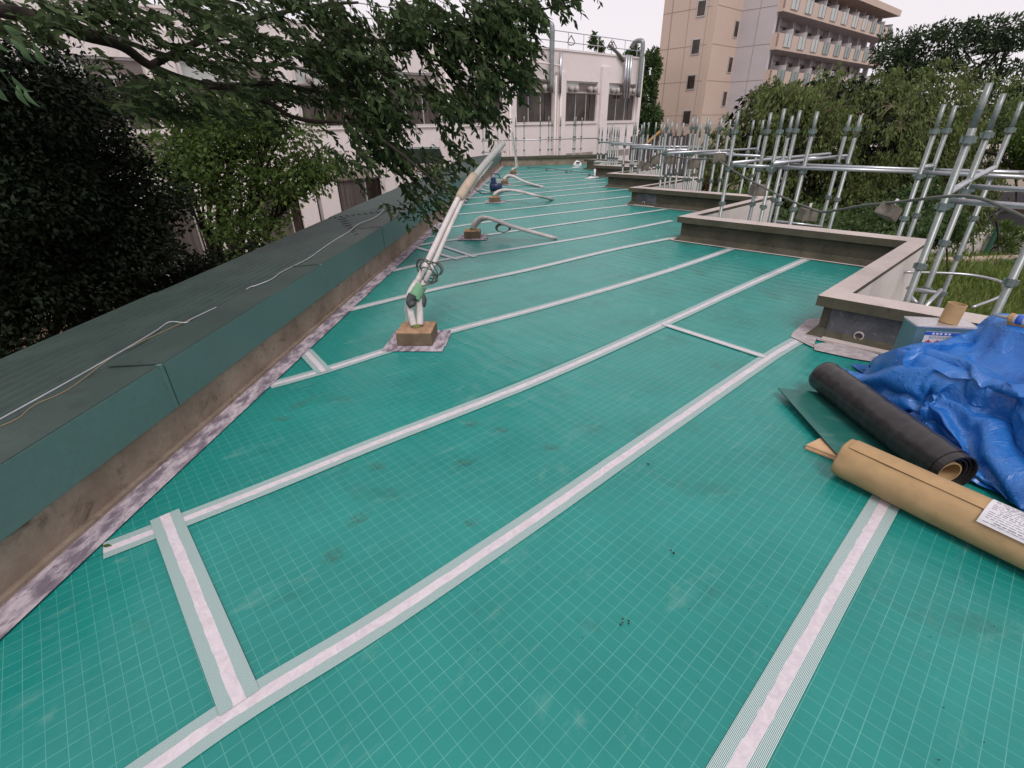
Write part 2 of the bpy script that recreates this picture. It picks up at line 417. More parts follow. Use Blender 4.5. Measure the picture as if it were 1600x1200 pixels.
# ------------------------------------------------------------------ ground far below
GZ = -3.8
g = MB(); g.quad((-90, -40, GZ), (200, -40, GZ), (200, 260, GZ), (-90, 260, GZ)); g.build('ground', 'soil', kind='structure')
g = MB(); g.quad((16, 19, GZ + .01), (90, 19, GZ + .01), (90, 120, GZ + .01), (16, 120, GZ + .01)); g.build('car_park', 'asphalt', kind='structure')

# ------------------------------------------------------------------ roof deck and its membrane sheets
deck = MB()
outer = [Vector((lx(-3), -3, 0)), Vector((3.0, -3, 0))] + offset_path(ZIG, .07) + [FARR, FARL]
deck.prism([(p.x, p.y, -.25) for p in outer], [(p.x, p.y, -.006) for p in outer])
decko = deck.build('roof_deck', 'wallgrey', kind='structure')

def Pf(u, v): p = P(u, v, 0); return Vector((p.x, p.y, 0))
TAPES = [  # polylines surveyed on the deck, near to far
    [(1108, 1275), (1150, 1200), (1200, 1110), (1300, 930), (1385, 782)],
    [(90, 1310), (238, 1202), (399, 1092), (600, 969), (845, 805), (1010, 690), (1200, 560), (1262, 524)],
    [(162, 862), (265, 822), (420, 761), (590, 692), (845, 592), (1040, 505), (1150, 454), (1260, 405)],
    [(422, 603), (505, 580), (606, 548), (700, 519), (830, 485), (955, 450), (1060, 418), (1146, 388)],
    [(545, 485), (690, 450), (820, 423), (960, 390), (1057, 371)],
    [(611, 424), (683, 408), (733, 400), (900, 373.5), (970, 361), (1050, 345)],
    [(645, 385), (720, 373), (770, 366), (900, 347.5), (1041, 327)],
    [(672, 361), (740, 350), (850, 336), (980, 321)],
    [(697, 337), (760, 331), (850, 322), (984, 307)],
    [(712, 322), (760, 317), (850, 308.5), (982, 296)],
    [(722, 311), (770, 307), (850, 300.5), (946, 291)],
    [(729, 303), (850, 293.5), (946, 285.5)],
    [(735, 296), (850, 287), (946, 280)],
    [(740, 290), (850, 281), (915, 276.5)],
    [(744, 284), (850, 275.5), (922, 271)],
    [(750, 278), (850, 270.5), (906, 267)],
    [(758, 271), (850, 266), (905, 262.5)],
]
W3 = [[Pf(*q) for q in t] for t in TAPES]
# sheets: cut the deck outline by the straight seam lines
seams = []
for t in W3:
    p, q = (t[1], t[-2]) if len(t) > 3 else (t[0], t[-1]); seams.append((p, (q - p).normalized()))
l0 = seams[0]
seams = [(l0[0] + B * 2.0, l0[1]), (l0[0] + B * 1.0, l0[1])] + seams
inner = [Vector((lx(-2.9, -1.99), -2.9, 0)), Vector((2.9, -2.9, 0))] + offset_path(ZIG, .06) + [FARR + Vector((0, -.1, 0)), FARL + Vector((.02, -.1, 0))]
def cut_sheet(lo, hi, z):
    bm = bmesh.new(); vs = [bm.verts.new((p.x, p.y, z)) for p in inner]; f = bm.faces.new(vs); f.normal_update()
    bmesh.ops.triangulate(bm, faces=[f])
    for ln, sgn in ((lo, 1), (hi, -1)):
        if ln is None: continue
        p, d = ln; nrm = Vector((-d.y, d.x, 0)) * sgn
        bmesh.ops.bisect_plane(bm, geom=bm.verts[:] + bm.edges[:] + bm.faces[:], plane_co=p, plane_no=nrm, clear_inner=True, clear_outer=False)
    bmesh.ops.recalc_face_normals(bm, faces=bm.faces[:])
    for f in bm.faces:
        if f.normal.z < 0: f.normal_flip()
    return bm
for i in range(len(seams) + 1):
    lo = seams[i - 1] if i > 0 else None; hi = seams[i] if i < len(seams) else None
    z = .0 + .0015 * (i % 2)
    bm = cut_sheet(lo, hi, z)
    if not bm.faces: bm.free(); continue
    ref = lo or hi; ang = math.atan2(ref[1].y, ref[1].x)
    org = ref[0] + Vector((-ref[1].y, ref[1].x, 0)) * (.012 if lo else -1.0)
    rot = Matrix.Rotation(-ang, 4, 'Z') @ Matrix.Translation(-org)
    bm.transform(rot)
    me = bpy.data.meshes.new('membrane_sheet'); bm.to_mesh(me); bm.free(); me.materials.append(M['sheet'])
    o = bpy.data.objects.new('membrane_sheet', me); COL.objects.link(o); o.parent = decko
    o.location = org; o.rotation_euler.z = ang

def strip(pts, w, z, mat, name, parent=None, **tg):
    pts = [Vector(p) for p in pts]; V = []; U = []; Fs = []; s = 0
    # resample
    rs = smooth_path(pts, 6) if len(pts) > 2 else [pts[0].lerp(pts[1], k / 6) for k in range(7)]
    for i, p in enumerate(rs):
        t = (rs[min(i + 1, len(rs) - 1)] - rs[max(i - 1, 0)]).normalized(); n = Vector((-t.y, t.x, 0))
        if i: s += (p - rs[i - 1]).length
        for sd_ in (-1, 1): V.append((p.x + n.x * w / 2 * sd_, p.y + n.y * w / 2 * sd_, z)); U.append((s, sd_ * w / 2))
    for i in range(len(rs) - 1): Fs.append((2 * i, 2 * i + 2, 2 * i + 3, 2 * i + 1))
    me = bpy.data.meshes.new(name); me.from_pydata(V, [], Fs); me.materials.append(M[mat])
    uvl = me.uv_layers.new(name='UVMap')
    for lp in me.loops: uvl.data[lp.index].uv = U[lp.vertex_index]
    for p in me.polygons: p.flip() if p.normal.z < 0 else None
    o = bpy.data.objects.new(name, me); COL.objects.link(o)
    if parent: o.parent = parent
    return tag(o, **tg)
for i, t in enumerate(W3):
    strip(t, .115, .0055, 'tapeline' if i == 0 else 'tape', 'seam_tape', decko)
CROSS = [((258, 806), (376, 1100), .118), ((1036, 507), (1196, 559), .075), ((476, 549), (507, 582), .11),
         ((640, 384), (716, 406), .08), ((674, 379), (742, 402), .08), ((752, 288), (772, 293), .09), ((742, 294), (768, 300), .09), ((664, 372), (700, 366), .06)]
for (p, q, w) in CROSS:
    strip([Pf(*p), Pf(*q)], w, .0085, 'tape', 'seam_tape', decko)
strip([Vector((lx(y, -1.915), y, 0)) for y in (-2.5, 3, 9, 15, 21.6)], .15, .0105, 'fleece', 'primer_strip', decko)
for i in range(len(ZIG) - 1):
    pth = offset_path(ZIG, -.03); strip([pth[i], pth[i + 1]], .06 if i != 1 else .10, .0098 + .0004 * (i % 2), 'coping' if i > 2 else 'fleece', 'primer_strip', decko)
# ragged primer patches at the nearest corner
for (us, rz) in (([(1238, 522), (1262, 500), (1285, 500), (1270, 545), (1235, 528)], 0), ([(1270, 540), (1300, 536), (1372, 556), (1366, 568), (1330, 562), (1272, 549)], 0)):
    m_ = MB(); m_.quad(*[Pf(*q) + Vector((0, 0, .0125)) for q in us]); m_.build('primer_patch', 'skirt', decko)
# faint boot marks and damp blotches printed on the membrane
def mark_mat():
    m, t, b = new_mat('boot_mark'); v = coord(t)
    w = nd(t, 'ShaderNodeTexWave', Scale=34.0, Distortion=3.0, Detail=2.0); t.links.new(v, w.inputs['Vector'])
    uv = nd(t, 'ShaderNodeUVMap'); uv.uv_map = 'UVMap'; ln = nd(t, 'ShaderNodeVectorMath'); ln.operation = 'LENGTH'; t.links.new(uv.outputs[0], ln.inputs[0])
    fall = rampf(t, ln.outputs['Value'], .35, 1.0, 1, 0)
    n = noise_n(t, v, 38, 4, .7)
    a = math_n(t, 'MULTIPLY', math_n(t, 'MULTIPLY', fall, rampf(t, w.outputs['Fac'], .3, .8, .45, 1)), rampf(t, n, .42, .62, 0, .55))
    b.inputs['Base Color'].default_value = (.085, .11, .07, 1); b.inputs['Roughness'].default_value = .7; t.links.new(a, b.inputs['Alpha']); return m
M['mark'] = mark_mat()
def mark(u, v, ru, rv, rot):
    c = Pf(u, v); V = [(0, 0, 0)]; U = [(0, 0)]
    for k in range(20):
        a = 2 * PI * k / 20; x, y = math.cos(a) * ru, math.sin(a) * rv; V.append((x * math.cos(rot) - y * math.sin(rot), x * math.sin(rot) + y * math.cos(rot), 0)); U.append((math.cos(a), math.sin(a)))
    Fs = [(0, k, k % 20 + 1) for k in range(1, 21)]
    me = bpy.data.meshes.new('boot_mark'); me.from_pydata(V, [], Fs); me.materials.append(M['mark']); ul = me.uv_layers.new(name='UVMap')
    for lp in me.loops: ul.data[lp.index].uv = U[lp.vertex_index]
    o_ = bpy.data.objects.new('boot_mark', me); COL.objects.link(o_); o_.parent = decko; o_.location = (c.x, c.y, .0045)
for q in [(724, 724, .065, .045, .3), (735, 664, .07, .04, .8), (783, 672, .06, .04, 0), (560, 812, .085, .05, .9), (590, 730, .06, .05, .4), (735, 818, .05, .03, .3), (470, 632, .13, .05, 1.0), (440, 655, .09, .04, .2), (860, 700, .07, .04, .3), (520, 870, .07, .05, 1.2)]: mark(*q)
# crumbs, dead leaves and bits lying on the deck
crumbs = MB()
spots = [(1052, 863, .018), (978, 973, .015), (972, 976, .012), (1013, 727, .012), (700, 835, .006), (768, 818, .007), (840, 890, .006), (911, 999, .006), (1077, 954, .006), (1090, 1065, .006), (1196, 951, .006), (1226, 955, .006), (1453, 995, .007), (1474, 1107, .007), (1466, 1190, .009), (1533, 1161, .006), (990, 1110, .007), (1111, 720, .006), (903, 656, .007), (887, 503, .008), (1107, 480, .01), (1165, 403, .012), (1030, 364, .01), (1148, 497, .007), (870, 633, .006), (1230, 470, .008), (1265, 440, .008), (1190, 440, .008), (998, 745, .006), (749, 1017, .006), (1550, 980, .006)]
for (u, v, s_) in spots:
    p = Pf(u, v)
    s_ *= .75
    for k in range(1 if s_ < .008 else 3):
        a = random.random() * PI; d = Vector((math.cos(a), math.sin(a), 0)); q = p + Vector((random.uniform(-1, 1), random.uniform(-1, 1), 0)) * s_
        crumbs.box(q + Vector((0, 0, .008 + .001 * k)), (s_ * random.uniform(.4, .9), s_ * .35, .003), (d, Vector((-d.y, d.x, 0)), Z))
crumbs.build('deck_litter', 'bark', kind='stuff')

# ------------------------------------------------------------------ sawtooth parapet
par = thing('sawtooth_parapet', 'zigzag concrete parapet with pale coping along the right side of the green roof', 'parapet', TIP[1])
pl = TIP[1].copy()
ofs = {d: offset_path(ZIG, d) for d in (-.02, 0, .035, .05, .13, .176, .18)}
CH = .345
for i in range(len(ZIG) - 1):
    def q(d, k, z, i=i): v = ofs[d][i + k]; return Vector((v.x, v.y, z)) - pl
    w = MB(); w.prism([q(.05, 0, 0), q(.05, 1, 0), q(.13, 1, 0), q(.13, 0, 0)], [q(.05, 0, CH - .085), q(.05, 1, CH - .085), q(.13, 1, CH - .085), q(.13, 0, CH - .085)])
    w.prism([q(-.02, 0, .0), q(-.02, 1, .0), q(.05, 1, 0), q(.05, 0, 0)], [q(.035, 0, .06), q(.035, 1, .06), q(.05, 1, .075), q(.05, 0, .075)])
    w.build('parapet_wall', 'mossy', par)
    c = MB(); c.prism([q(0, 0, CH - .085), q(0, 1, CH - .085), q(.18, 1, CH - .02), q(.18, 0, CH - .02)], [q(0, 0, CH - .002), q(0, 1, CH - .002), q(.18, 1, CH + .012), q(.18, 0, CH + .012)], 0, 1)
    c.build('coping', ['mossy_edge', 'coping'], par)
    o_ = MB(); o_.prism([q(.13, 0, GZ), q(.13, 1, GZ), q(.176, 1, GZ), q(.176, 0, GZ)], [q(.13, 0, CH - .075), q(.13, 1, CH - .075), q(.176, 1, CH - .03), q(.176, 0, CH - .03)])
    o_.build('outer_wall', 'tile_wall', par)
# drain patch with round outlet on the nearest front face and on the third
def patch(i, s0, s1, z0, z1, hole):
    a, b_ = ofs[.05][i], ofs[.05][i + 1]; d = (b_ - a).normalized(); n = Vector((-d.y, d.x, 0))
    base = a + d * s0 + n * .004 - pl; L = s1 - s0
    m_ = MB(); m_.box(base + d * (L / 2) + Z * ((z0 + z1) / 2), (L, .012, z1 - z0), (d, n, Z)); po = m_.build('sealant_patch', 'wallgrey', par, bevel=.004)
    m_ = MB(); m_.box(base + d * (L / 2) + n * .06 + Z * .016, (L, .12, .012), (d, n, Z)); m_.build('sealant_skirt', 'coping', par)
    h = MB(); h.ring(base + d * hole[0] + Z * hole[1] + n * .0, n, .034, .026, .02, 20); h.build('drain_ring', 'coping', par)
    k = MB(); k.tube([base + d * hole[0] + Z * hole[1] - n * .01, base + d * hole[0] + Z * hole[1] + n * .0085], .0265, 18); k.build('drain_hole', 'charcoal', par)
# ZIG order: T0 I0 T1 I1 T2 ...: front faces run from an inner corner down to the next tip
def front(i): return 2 * i + 1
L1 = (ZIG[2] - ZIG[1]).length
patch(1, L1 - .62, L1 - .06, .035, .25, (.33, .075))
L3 = (ZIG[6] - ZIG[5]).length
patch(5, L3 - .58, L3 - .12, .03, .245, (.28, .06))
# far end parapet and its pale coping
dfar = (FARR - FARL).normalized(); nfar = Vector((-dfar.y, dfar.x, 0))
fp = thing('end_parapet', 'low concrete parapet closing the far end of the green roof', 'parapet', FARL)
Lf = (FARR - FARL).length
FA = (dfar, nfar, Z)
m_ = MB(); m_.box(dfar * Lf / 2 + Z * .13, (Lf, .14, .26), FA); m_.build('parapet_wall', 'leftwall', fp)
m_ = MB(); m_.box(dfar * Lf / 2 + Z * .305, (Lf + .1, .26, .085), FA); m_.build('coping', 'mossy_edge', fp)
m_ = MB(); m_.box(dfar * Lf / 2 + Z * -2 + nfar * .12, (Lf, .05, 4.2), FA); m_.build('outer_wall', 'tile_wall', fp)

# ------------------------------------------------------------------ left parapet with green fascia and canopy roof
lp_ = thing('canopy_roof', 'dark green corrugated canopy roof with teal fascia along the left edge of the deck', 'roof', (lx(1), 1, 0), -math.atan(.0815))
# local: +y along, +x towards deck
lw = MB(); lw.b2((-.16, -5, -.2), (0, 20.9, .27)); lw.b2((-.0, -5, -.0), (.03, 20.9, .03)); lw.build('low_wall', 'leftwall', lp_)
JY = [-4.6, -2.5, -.45, 1.37, 3.42, 5.2, 7.1, 9.0, 10.9, 12.8, 14.7, 16.6, 18.5, 20.9]
for a, b_ in zip(JY[:-1], JY[1:]):
    f = MB(); f.b2((.015, a + .004, .232), (.034, b_ - .004, .492)); f.b2((-.015, a + .004, .232), (.013, b_ - .004, .24))
    f.b2((.012, b_ - .03, .235), (.040, b_ - .008, .497))
    f.build('fascia_panel', 'fascia', lp_, bevel=.003)
    c = MB(); c.prism([(-.28, a, .462), (.012, a, .478), (.012, b_ - .006, .478), (-.28, b_ - .006, .462)], [(-.28, a, .468), (.033, a, .495), (.033, b_ - .006, .495), (-.28, b_ - .006, .468)])
    c.box((-.13, b_ - .012, .489), (.30, .012, .003), (Vector((1, 0, .07)).normalized(), Vector((0, 1, 0)), Z))
    c.build('ridge_flashing', 'roofsheet', lp_)
# corrugated sheets, ribs running along the building
def corr(y0, y1, dz, name='corrugated_sheet'):
    nx = 132; x0, x1 = -.24, -1.30; ny = 2
    V = []; Fs = []
    for j, y in enumerate((y0, y1)):
        for i in range(nx + 1):
            x = x0 + (x1 - x0) * i / nx
            V.append((x, y, .452 + dz + (x - x0) * .11 + .011 * math.cos(i / nx * 2 * PI * 11)))
    for i in range(nx): Fs.append((i, i + 1, nx + 2 + i, nx + 1 + i))
    np_mesh(name, V, Fs, 'roofsheet', lp_, smooth=True)
for a, b_, dz in ((-5, -.9, 0), (-1.0, 3.0, .008), (2.9, 6.8, 0), (6.7, 10.7, .008), (10.6, 14.6, 0), (14.5, 17.5, .008), (17.4, 20.9, 0)): corr(a, b_, dz)
m_ = MB(); m_.b2((-1.31, -5, .30), (-1.29, 20.9, .335)); m_.build('gutter_edge', 'roofsheet', lp_)
m_ = MB(); m_.b2((-1.25, -5, GZ), (-1.19, 20.9, .24)); m_.build('canopy_back_wall', 'leftwall', lp_)
# loose wires on the canopy
def canopy_z(x): return .475 + (x + 1.3) * .0
wl = [(0, 655), (60, 622), (130, 583), (200, 543), (245, 516), (265, 503), (290, 504), (300, 498), (338, 480)]
def on_canopy(u, v, up=.012):
    q_ = ray(u, v); 
    # canopy plane: falls .11 per metre away from deck
    nrm = Vector((-.11 * math.cos(.0815), .11 * math.sin(.0815) * 1, 1)).normalized()
    p0 = Vector((lx(1) - .24, 1, .467 + up)); return C0 + q_ * ((p0 - C0).dot(nrm) / q_.dot(nrm))
m_ = MB(); m_.tube(smooth_path([on_canopy(*p) for p in wl], 6), .0035, 6); m_.build('loose_wire', 'wire', label='pale loose wire lying on the dark green canopy roof nearest the camera', cat='wire')
wl2 = [(0, 666), (30, 652), (55, 632), (110, 606), (180, 555), (250, 520), (290, 502), (320, 488)]
m_ = MB(); m_.tube(smooth_path([on_canopy(u, v, .01) for u, v in wl2], 6), .0013, 6); m_.build('loose_wire', 'kraft_in', label='thin brown twin wire lying beside the pale wire on the canopy roof', cat='wire')
wl3 = [(385, 452), (392, 448), (400, 446), (425, 436), (440, 425), (480, 405), (500, 391), (520, 377), (545, 362), (560, 350), (585, 340), (600, 328)]
m_ = MB(); m_.tube(smooth_path([on_canopy(*p) for p in wl3], 5), .004, 6); m_.build('loose_wire', 'wire', label='wavy pale wire on the canopy roof further along beside the tree', cat='wire')
# lap gaps of the corrugated sheets
m_ = MB()
for k in range(8):
    p = on_canopy(528 + k * 3.6, 343 + k * 3.4, .006); q_ = on_canopy(541 + k * 2.6, 341 + k * 3.4, .006); m_.tube([p, q_], .006, 5)
m_.build('lap_gap', 'charcoal', label='row of dark lap gaps across the canopy sheets', cat='lap joint')

# small striped teal canopy at the far left end
c_ = PY(690, 270, 21); cr_ = thing('striped_canopy', 'pale teal ribbed canopy beyond the far end of the left roof', 'canopy', (c_.x, c_.y, 0), R(-5))
for k in range(7):
    m_ = MB(); m_.box((-.8, .25 + k * .13, .75 - k * .085), (1.5, .10, .03)); m_.build('rib', 'conduit' if k % 2 else 'fascia', cr_)
m_ = MB(); m_.box((-.8, .65, .42), (1.5, 1.1, .02), (Vector((1, 0, 0)), Vector((0, 1, -.65)).normalized(), Vector((0, .65, 1)).normalized())); m_.build('canopy_sheet', 'fascia', cr_)

# ------------------------------------------------------------------ conduit stubs on concrete blocks
def block(loc, w, d, h, rz, lab, pads=True):
    t = thing('concrete_block', lab, 'block', loc, rz, 'conduit blocks on the deck')
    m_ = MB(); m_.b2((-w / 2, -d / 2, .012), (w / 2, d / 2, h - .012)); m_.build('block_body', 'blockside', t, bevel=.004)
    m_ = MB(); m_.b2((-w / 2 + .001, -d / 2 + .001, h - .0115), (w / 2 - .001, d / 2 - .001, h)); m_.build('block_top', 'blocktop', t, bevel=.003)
    if pads:
        m_ = MB()
        e = .10
        m_.b2((-w / 2 - e, -d / 2 - e, .007), (w / 2 + e, -d / 2, .0113)); m_.b2((-w / 2 - e, d / 2, .007), (w / 2 + e, d / 2 + e * .8, .0113))
        m_.b2((-w / 2 - e, -d / 2, .0065), (-w / 2, d / 2, .0105)); m_.b2((w / 2, -d / 2, .0065), (w / 2 + e * 1.1, d / 2, .0105)); m_.build('primer_pad', 'fleece', t)
    return t
def collar(par_, h):
    m_ = MB(); m_.ring(Vector((0, 0, h)), Z, .042, .0, .03, 16); m_.build('sealant_collar', 'sealgreen', par_)
ctr = (Pf(620, 543) + Pf(674, 545)) / 2 + Vector((.01, .15, 0))
b1 = block(ctr, .285, .26, .125, R(-3), 'nearest concrete block, at the foot of the tall leaning conduit'); collar(b1, .125)
base1 = ctr + Vector((.0, -.01, .14))
cd = thing('leaning_conduit', 'tall pale lagged conduit leaning up from the nearest concrete block', 'conduit', base1)
def cpath(*pp): return [p - base1 for p in pp]
pA = cpath(base1 + Vector((-.02, 0, 0)), PY(642, 490, 3.80), PY(640, 462, 3.86), PY(652, 440, 3.93), PY(672, 400, 4.08), PY(690, 362, 4.25), PY(708, 325, 4.42), PY(725, 293, 4.6))
pB = cpath(base1 + Vector((.03, .01, 0)), PY(656, 490, 3.82), PY(655, 462, 3.88), PY(664, 440, 3.95), PY(682, 402, 4.1), PY(698, 365, 4.27), PY(715, 328, 4.44), PY(731, 296, 4.62))
pC = cpath(PY(727, 297, 4.6), PY(740, 278, 4.72), PY(762, 251, 4.95), PY(786, 224, 5.2))
pC2 = cpath(PY(733, 300, 4.62), PY(742, 285, 4.72), PY(757, 267, 4.87), PY(768, 252, 5.0))
m_ = MB(); m_.tube(smooth_path(pA[:4], 6), .029, 12); m_.tube(smooth_path(pB[:4], 6), .028, 12); m_.build('pipe_lagging', 'foam', cd, smooth=True)
m_ = MB(); m_.tube(smooth_path(pA[3:], 6), .024, 12); m_.build('conduit_pipe', 'foam', cd, smooth=True)
m_ = MB(); m_.tube(smooth_path(pB[3:], 6), .020, 12); m_.build('conduit_pipe', 'foam', cd, smooth=True)
m_ = MB(); m_.tube(smooth_path(pC, 6), [.031] * 18 + [.028], 14, cap=False); m_.build('grey_sleeve', 'conduit', cd, smooth=True)
m_ = MB(); m_.tube(smooth_path(pC2, 6), .017, 10); m_.build('thin_sleeve', 'conduit', cd, smooth=True)
m_ = MB(); t1_ = smooth_path(cpath(PY(717, 311, 4.5), PY(728, 293, 4.6), PY(741, 274, 4.72)), 4); m_.tube(t1_, [.034, .041, .043, .043, .042, .042, .041, .04, .036], 14); m_.build('tan_tape_wrap', 'tantape', cd, smooth=True)
m_ = MB(); m_.tube(smooth_path(cpath(PY(646, 468, 3.84), PY(651, 458, 3.88), PY(658, 446, 3.92)), 4), [.052, .055, .053, .056, .054, .055, .051, .052, .047], 16); m_.build('green_tape_wrap', 'greentape', cd)
m_ = MB(); m_.tube(smooth_path(cpath(PY(645, 478, 3.78), PY(641, 470, 3.8), PY(645, 460, 3.82)), 4), .036, 10); m_.tube(smooth_path(cpath(PY(660, 479, 3.86), PY(662, 468, 3.88), PY(658, 460, 3.9)), 4), .025, 10); m_.build('dark_wrap', 'blacktape', cd, smooth=True)
# bubble wrap sleeve around the lower pipe
V = []; Fs = []; nseg = 22; rows = 12
for j in range(rows):
    f = j / (rows - 1); c = cpath(PY(645, 505 - 42 * f, 3.8 + .06 * f))[0]
    for k in range(nseg):
        a = 2 * PI * k / nseg; r = (.052 + .016 * math.sin(f * PI)) * (1 + .18 * noise.noise(Vector((math.cos(a) * 2, math.sin(a) * 2, f * 5))))
        V.append((c.x + r * math.cos(a) * (1.05), c.y + r * math.sin(a), c.z))
for j in range(rows - 1):
    for k in range(nseg):
        if 5 < k < 8 or 13 < k < 20: continue
        a, b_ = j * nseg + k, j * nseg + (k + 1) % nseg; Fs.append((a, b_, b_ + nseg, a + nseg))
def film_mat():
    m, t, b = new_mat('clear_plastic_film'); b.inputs['Base Color'].default_value = (.7, .68, .68, 1); b.inputs['Alpha'].default_value = .33; b.inputs['Roughness'].default_value = .3; return m
M['film'] = film_mat()
np_mesh('plastic_film', V, Fs, 'film', cd, smooth=True)
# coil of grey cable tied at the bend
m_ = MB()
for k in range(4):
    cc = PY(664 + 3 * k, 424 + 1.5 * k * (-1) ** k, 3.9 + .012 * k); rr = .078 + .017 * math.sin(k * 2.1); ph = k * .5
    ring = [cc - base1 + Vector((math.cos(a + ph) * rr * (1.05 + .06 * k / 6), -.12 * math.cos(a), math.sin(a + ph) * rr * 1.15)) for a in [2 * PI * j / 20 for j in range(21)]]
    m_.tube(ring, .0055, 6)
m_.tube(smooth_path(cpath(PY(670, 412, 3.9), PY(685, 411, 3.85), PY(692, 420, 3.83), PY(688, 429, 3.83), PY(676, 430, 3.85), PY(683, 436, 3.83), PY(680, 441, 3.83), PY(660, 447, 3.84)), 6), .006, 6)
m_.build('coiled_cable', 'black_cable', cd, smooth=True)

def stub(us, ud, w, lab1, lab2, path, r, coil=None, upright=False):
    c = (Pf(*us) + Pf(*ud)) / 2 + Vector((0, w / 2, 0))
    bt = block(c, w, w * .95, .12, 0, lab1); collar(bt, .12)
    base = c + Vector((0, 0, .135)); t = thing('bent_conduit', lab2, 'conduit', base, 0, 'bent conduits on the deck')
    for k, dd in enumerate(((0, 0, 0), (.045, .03, -.012))):
        pts = [base + Vector((0.0, 0, 0))] + path(base)
        m_ = MB(); n_ = len(pts)
        pts = [p + Vector(dd) * (1 if i else .3) - base for i, p in enumerate(pts)]
        sp = smooth_path(pts, 6); k0 = len(sp) * 3 // (n_ - 1) // 2 * 1
        m_.tube(sp, [r * 1.25 if i < len(sp) * .45 else r * (.95 if k else 1) for i in range(len(sp))], 9); m_.build('pipe', 'foam' if k == 0 else 'conduit', t, smooth=True)
    if coil:
        m_ = MB()
        for k in range(4):
            cc = coil - base; m_.tube([cc + Vector((math.cos(a) * .09 * (1 + .1 * k), .03 * k, math.sin(a) * .055 * (1 + .08 * k) - .05)) for a in [2 * PI * j / 16 for j in range(17)]], .006, 5)
        m_.build('hanging_cable', 'black_cable', t)
    return t
stub((725, 374), (751, 374), .25, 'concrete block second from the camera, under the conduit with a dangling black cable loop', 'pale conduit bent over to the right with a dangling black cable loop',
     lambda b: [PY(740, 350, 7.85), PY(748, 342, 7.85), PY(760, 340, 7.8), PY(775, 345, 7.7), PY(800, 354, 7.5), P(866, 372, .03)], .026, PY(786, 352, 7.6))
stub((764, 317), (782, 317), .25, 'concrete block beside the dark blue machine', 'conduit bent over right from the block beside the dark blue machine',
     lambda b: [PY(773, 303, 11.7), PY(782, 298, 11.7), PY(795, 297, 11.6), PY(815, 300, 11.4), PY(835, 305, 11.1), P(861, 311, .03)], .028)
stub((781, 289), (794, 289), .24, 'small concrete block fourth from the camera', 'white conduit sagging right from the fourth block',
     lambda b: [PY(789, 278, 15.2), PY(794, 274.5, 15.2), PY(803, 276, 15.1), PY(815, 282, 15.0), PY(830, 287.5, 14.7), P(848, 292, .03)], .03)
stub((797, 273), (807, 273), .22, 'farthest concrete block on the deck near the end parapet', 'upright white conduit above the farthest block',
     lambda b: [PY(800, 264, 18.2), PY(806, 262, 18.2), PY(806, 254, 18.2), PY(804, 240, 18.2), PY(801, 222, 18.2), PY(799, 205, 18.2)], .022)
# dark blue machine
c = Pf(775, 300) ; c = Vector((c.x, c.y, .01))
t = thing('compressor', 'small dark blue machine standing on the deck behind the third block', 'machine', c)
m_ = MB(); m_.tube([(-.16, 0, .12), (-.14, 0, .12), (.14, 0, .12), (.16, 0, .12)], [.05, .11, .11, .05], 16); m_.build('tank', 'toolblue', t, smooth=True)
m_ = MB(); m_.b2((-.12, -.08, .2), (.0, .08, .34)); m_.build('motor', 'toolblue', t, bevel=.015)
m_ = MB(); m_.b2((.02, -.07, .2), (.13, .07, .29)); m_.build('pump_head', 'conduit', t, bevel=.012)
m_ = MB(); m_.tube(smooth_path([(-.12, 0, .34), (-.08, 0, .42), (.06, 0, .42), (.12, 0, .3)], 5), .012, 8); m_.build('handle', 'toolblue', t)
for x in (-.11, .11):
    m_ = MB(); m_.b2((x - .015, -.06, 0), (x + .015, .06, .03)); m_.build('foot', 'tyre', t)
m_ = MB(); m_.tube(smooth_path([Pf(*q) + Vector((0, 0, .018)) for q in [(770, 303), (757, 304), (747, 300), (742, 295), (748, 292)]], 6), .01, 6); m_.build('black_hose', 'cable', label='black hose looping on the deck left of the dark blue machine', cat='hose')
# lightning conductor on small feet across the far deck
m_ = MB(); m_.tube(smooth_path([Pf(*q) + Vector((0, 0, .05)) for q in [(822, 263), (853, 265), (884, 269), (905, 271.5), (922, 273)]], 6), .009, 6)
dco = m_.build('ground_cable', 'cable', label='thin black cable on four small feet crossing the far deck', cat='cable')
for q in [(827, 263.5), (854, 266.5), (885, 270), (921, 275)]:
    m_ = MB(); p = Pf(*q); m_.prism([p + Vector((x * .05, y * .05, .006)) for x, y in ((-1, -1), (1, -1), (1, 1), (-1, 1))], [p + Vector((x * .025, y * .025, .06)) for x, y in ((-1, -1), (1, -1), (1, 1), (-1, 1))]); m_.build('cable_foot', 'cable', dco)
# far white bits
p = Pf(902, 259); t = thing('white_bag', 'crumpled white plastic bag lying against the end parapet', 'bag', p)
V = []; Fs = []
for j in range(8):
    for k in range(14):
        a = 2 * PI * k / 14; f = j / 7 * PI / 2; r = (1 + .25 * noise.noise(Vector((a * 2, f * 3, 0))))
        V.append((math.cos(a) * .17 * math.cos(f) * r, math.sin(a) * .13 * math.cos(f) * r, .01 + .17 * math.sin(f) * r))
for j in range(7):
    for k in range(14): a_, b_ = j * 14 + k, j * 14 + (k + 1) % 14; Fs.append((a_, b_, b_ + 14, a_ + 14))
np_mesh('bag_film', V, Fs, 'white', t)
m_ = MB(); m_.b2((-.06, -.08, .11), (.08, -.16, .15)); m_.build('dark_top', 'cable', t)
p = Pf(929, 277); t = thing('white_vent_pipe', 'short white upright pipe on a flat plate by the fourth parapet corner', 'pipe', p)
m_ = MB(); m_.tube([(0, 0, .006), (0, 0, .24)], .032, 14); m_.build('pipe', 'white', t, smooth=True)
m_ = MB(); m_.b2((-.18, -.12, .004), (.12, .12, .014)); m_.build('base_plate', 'white', t)
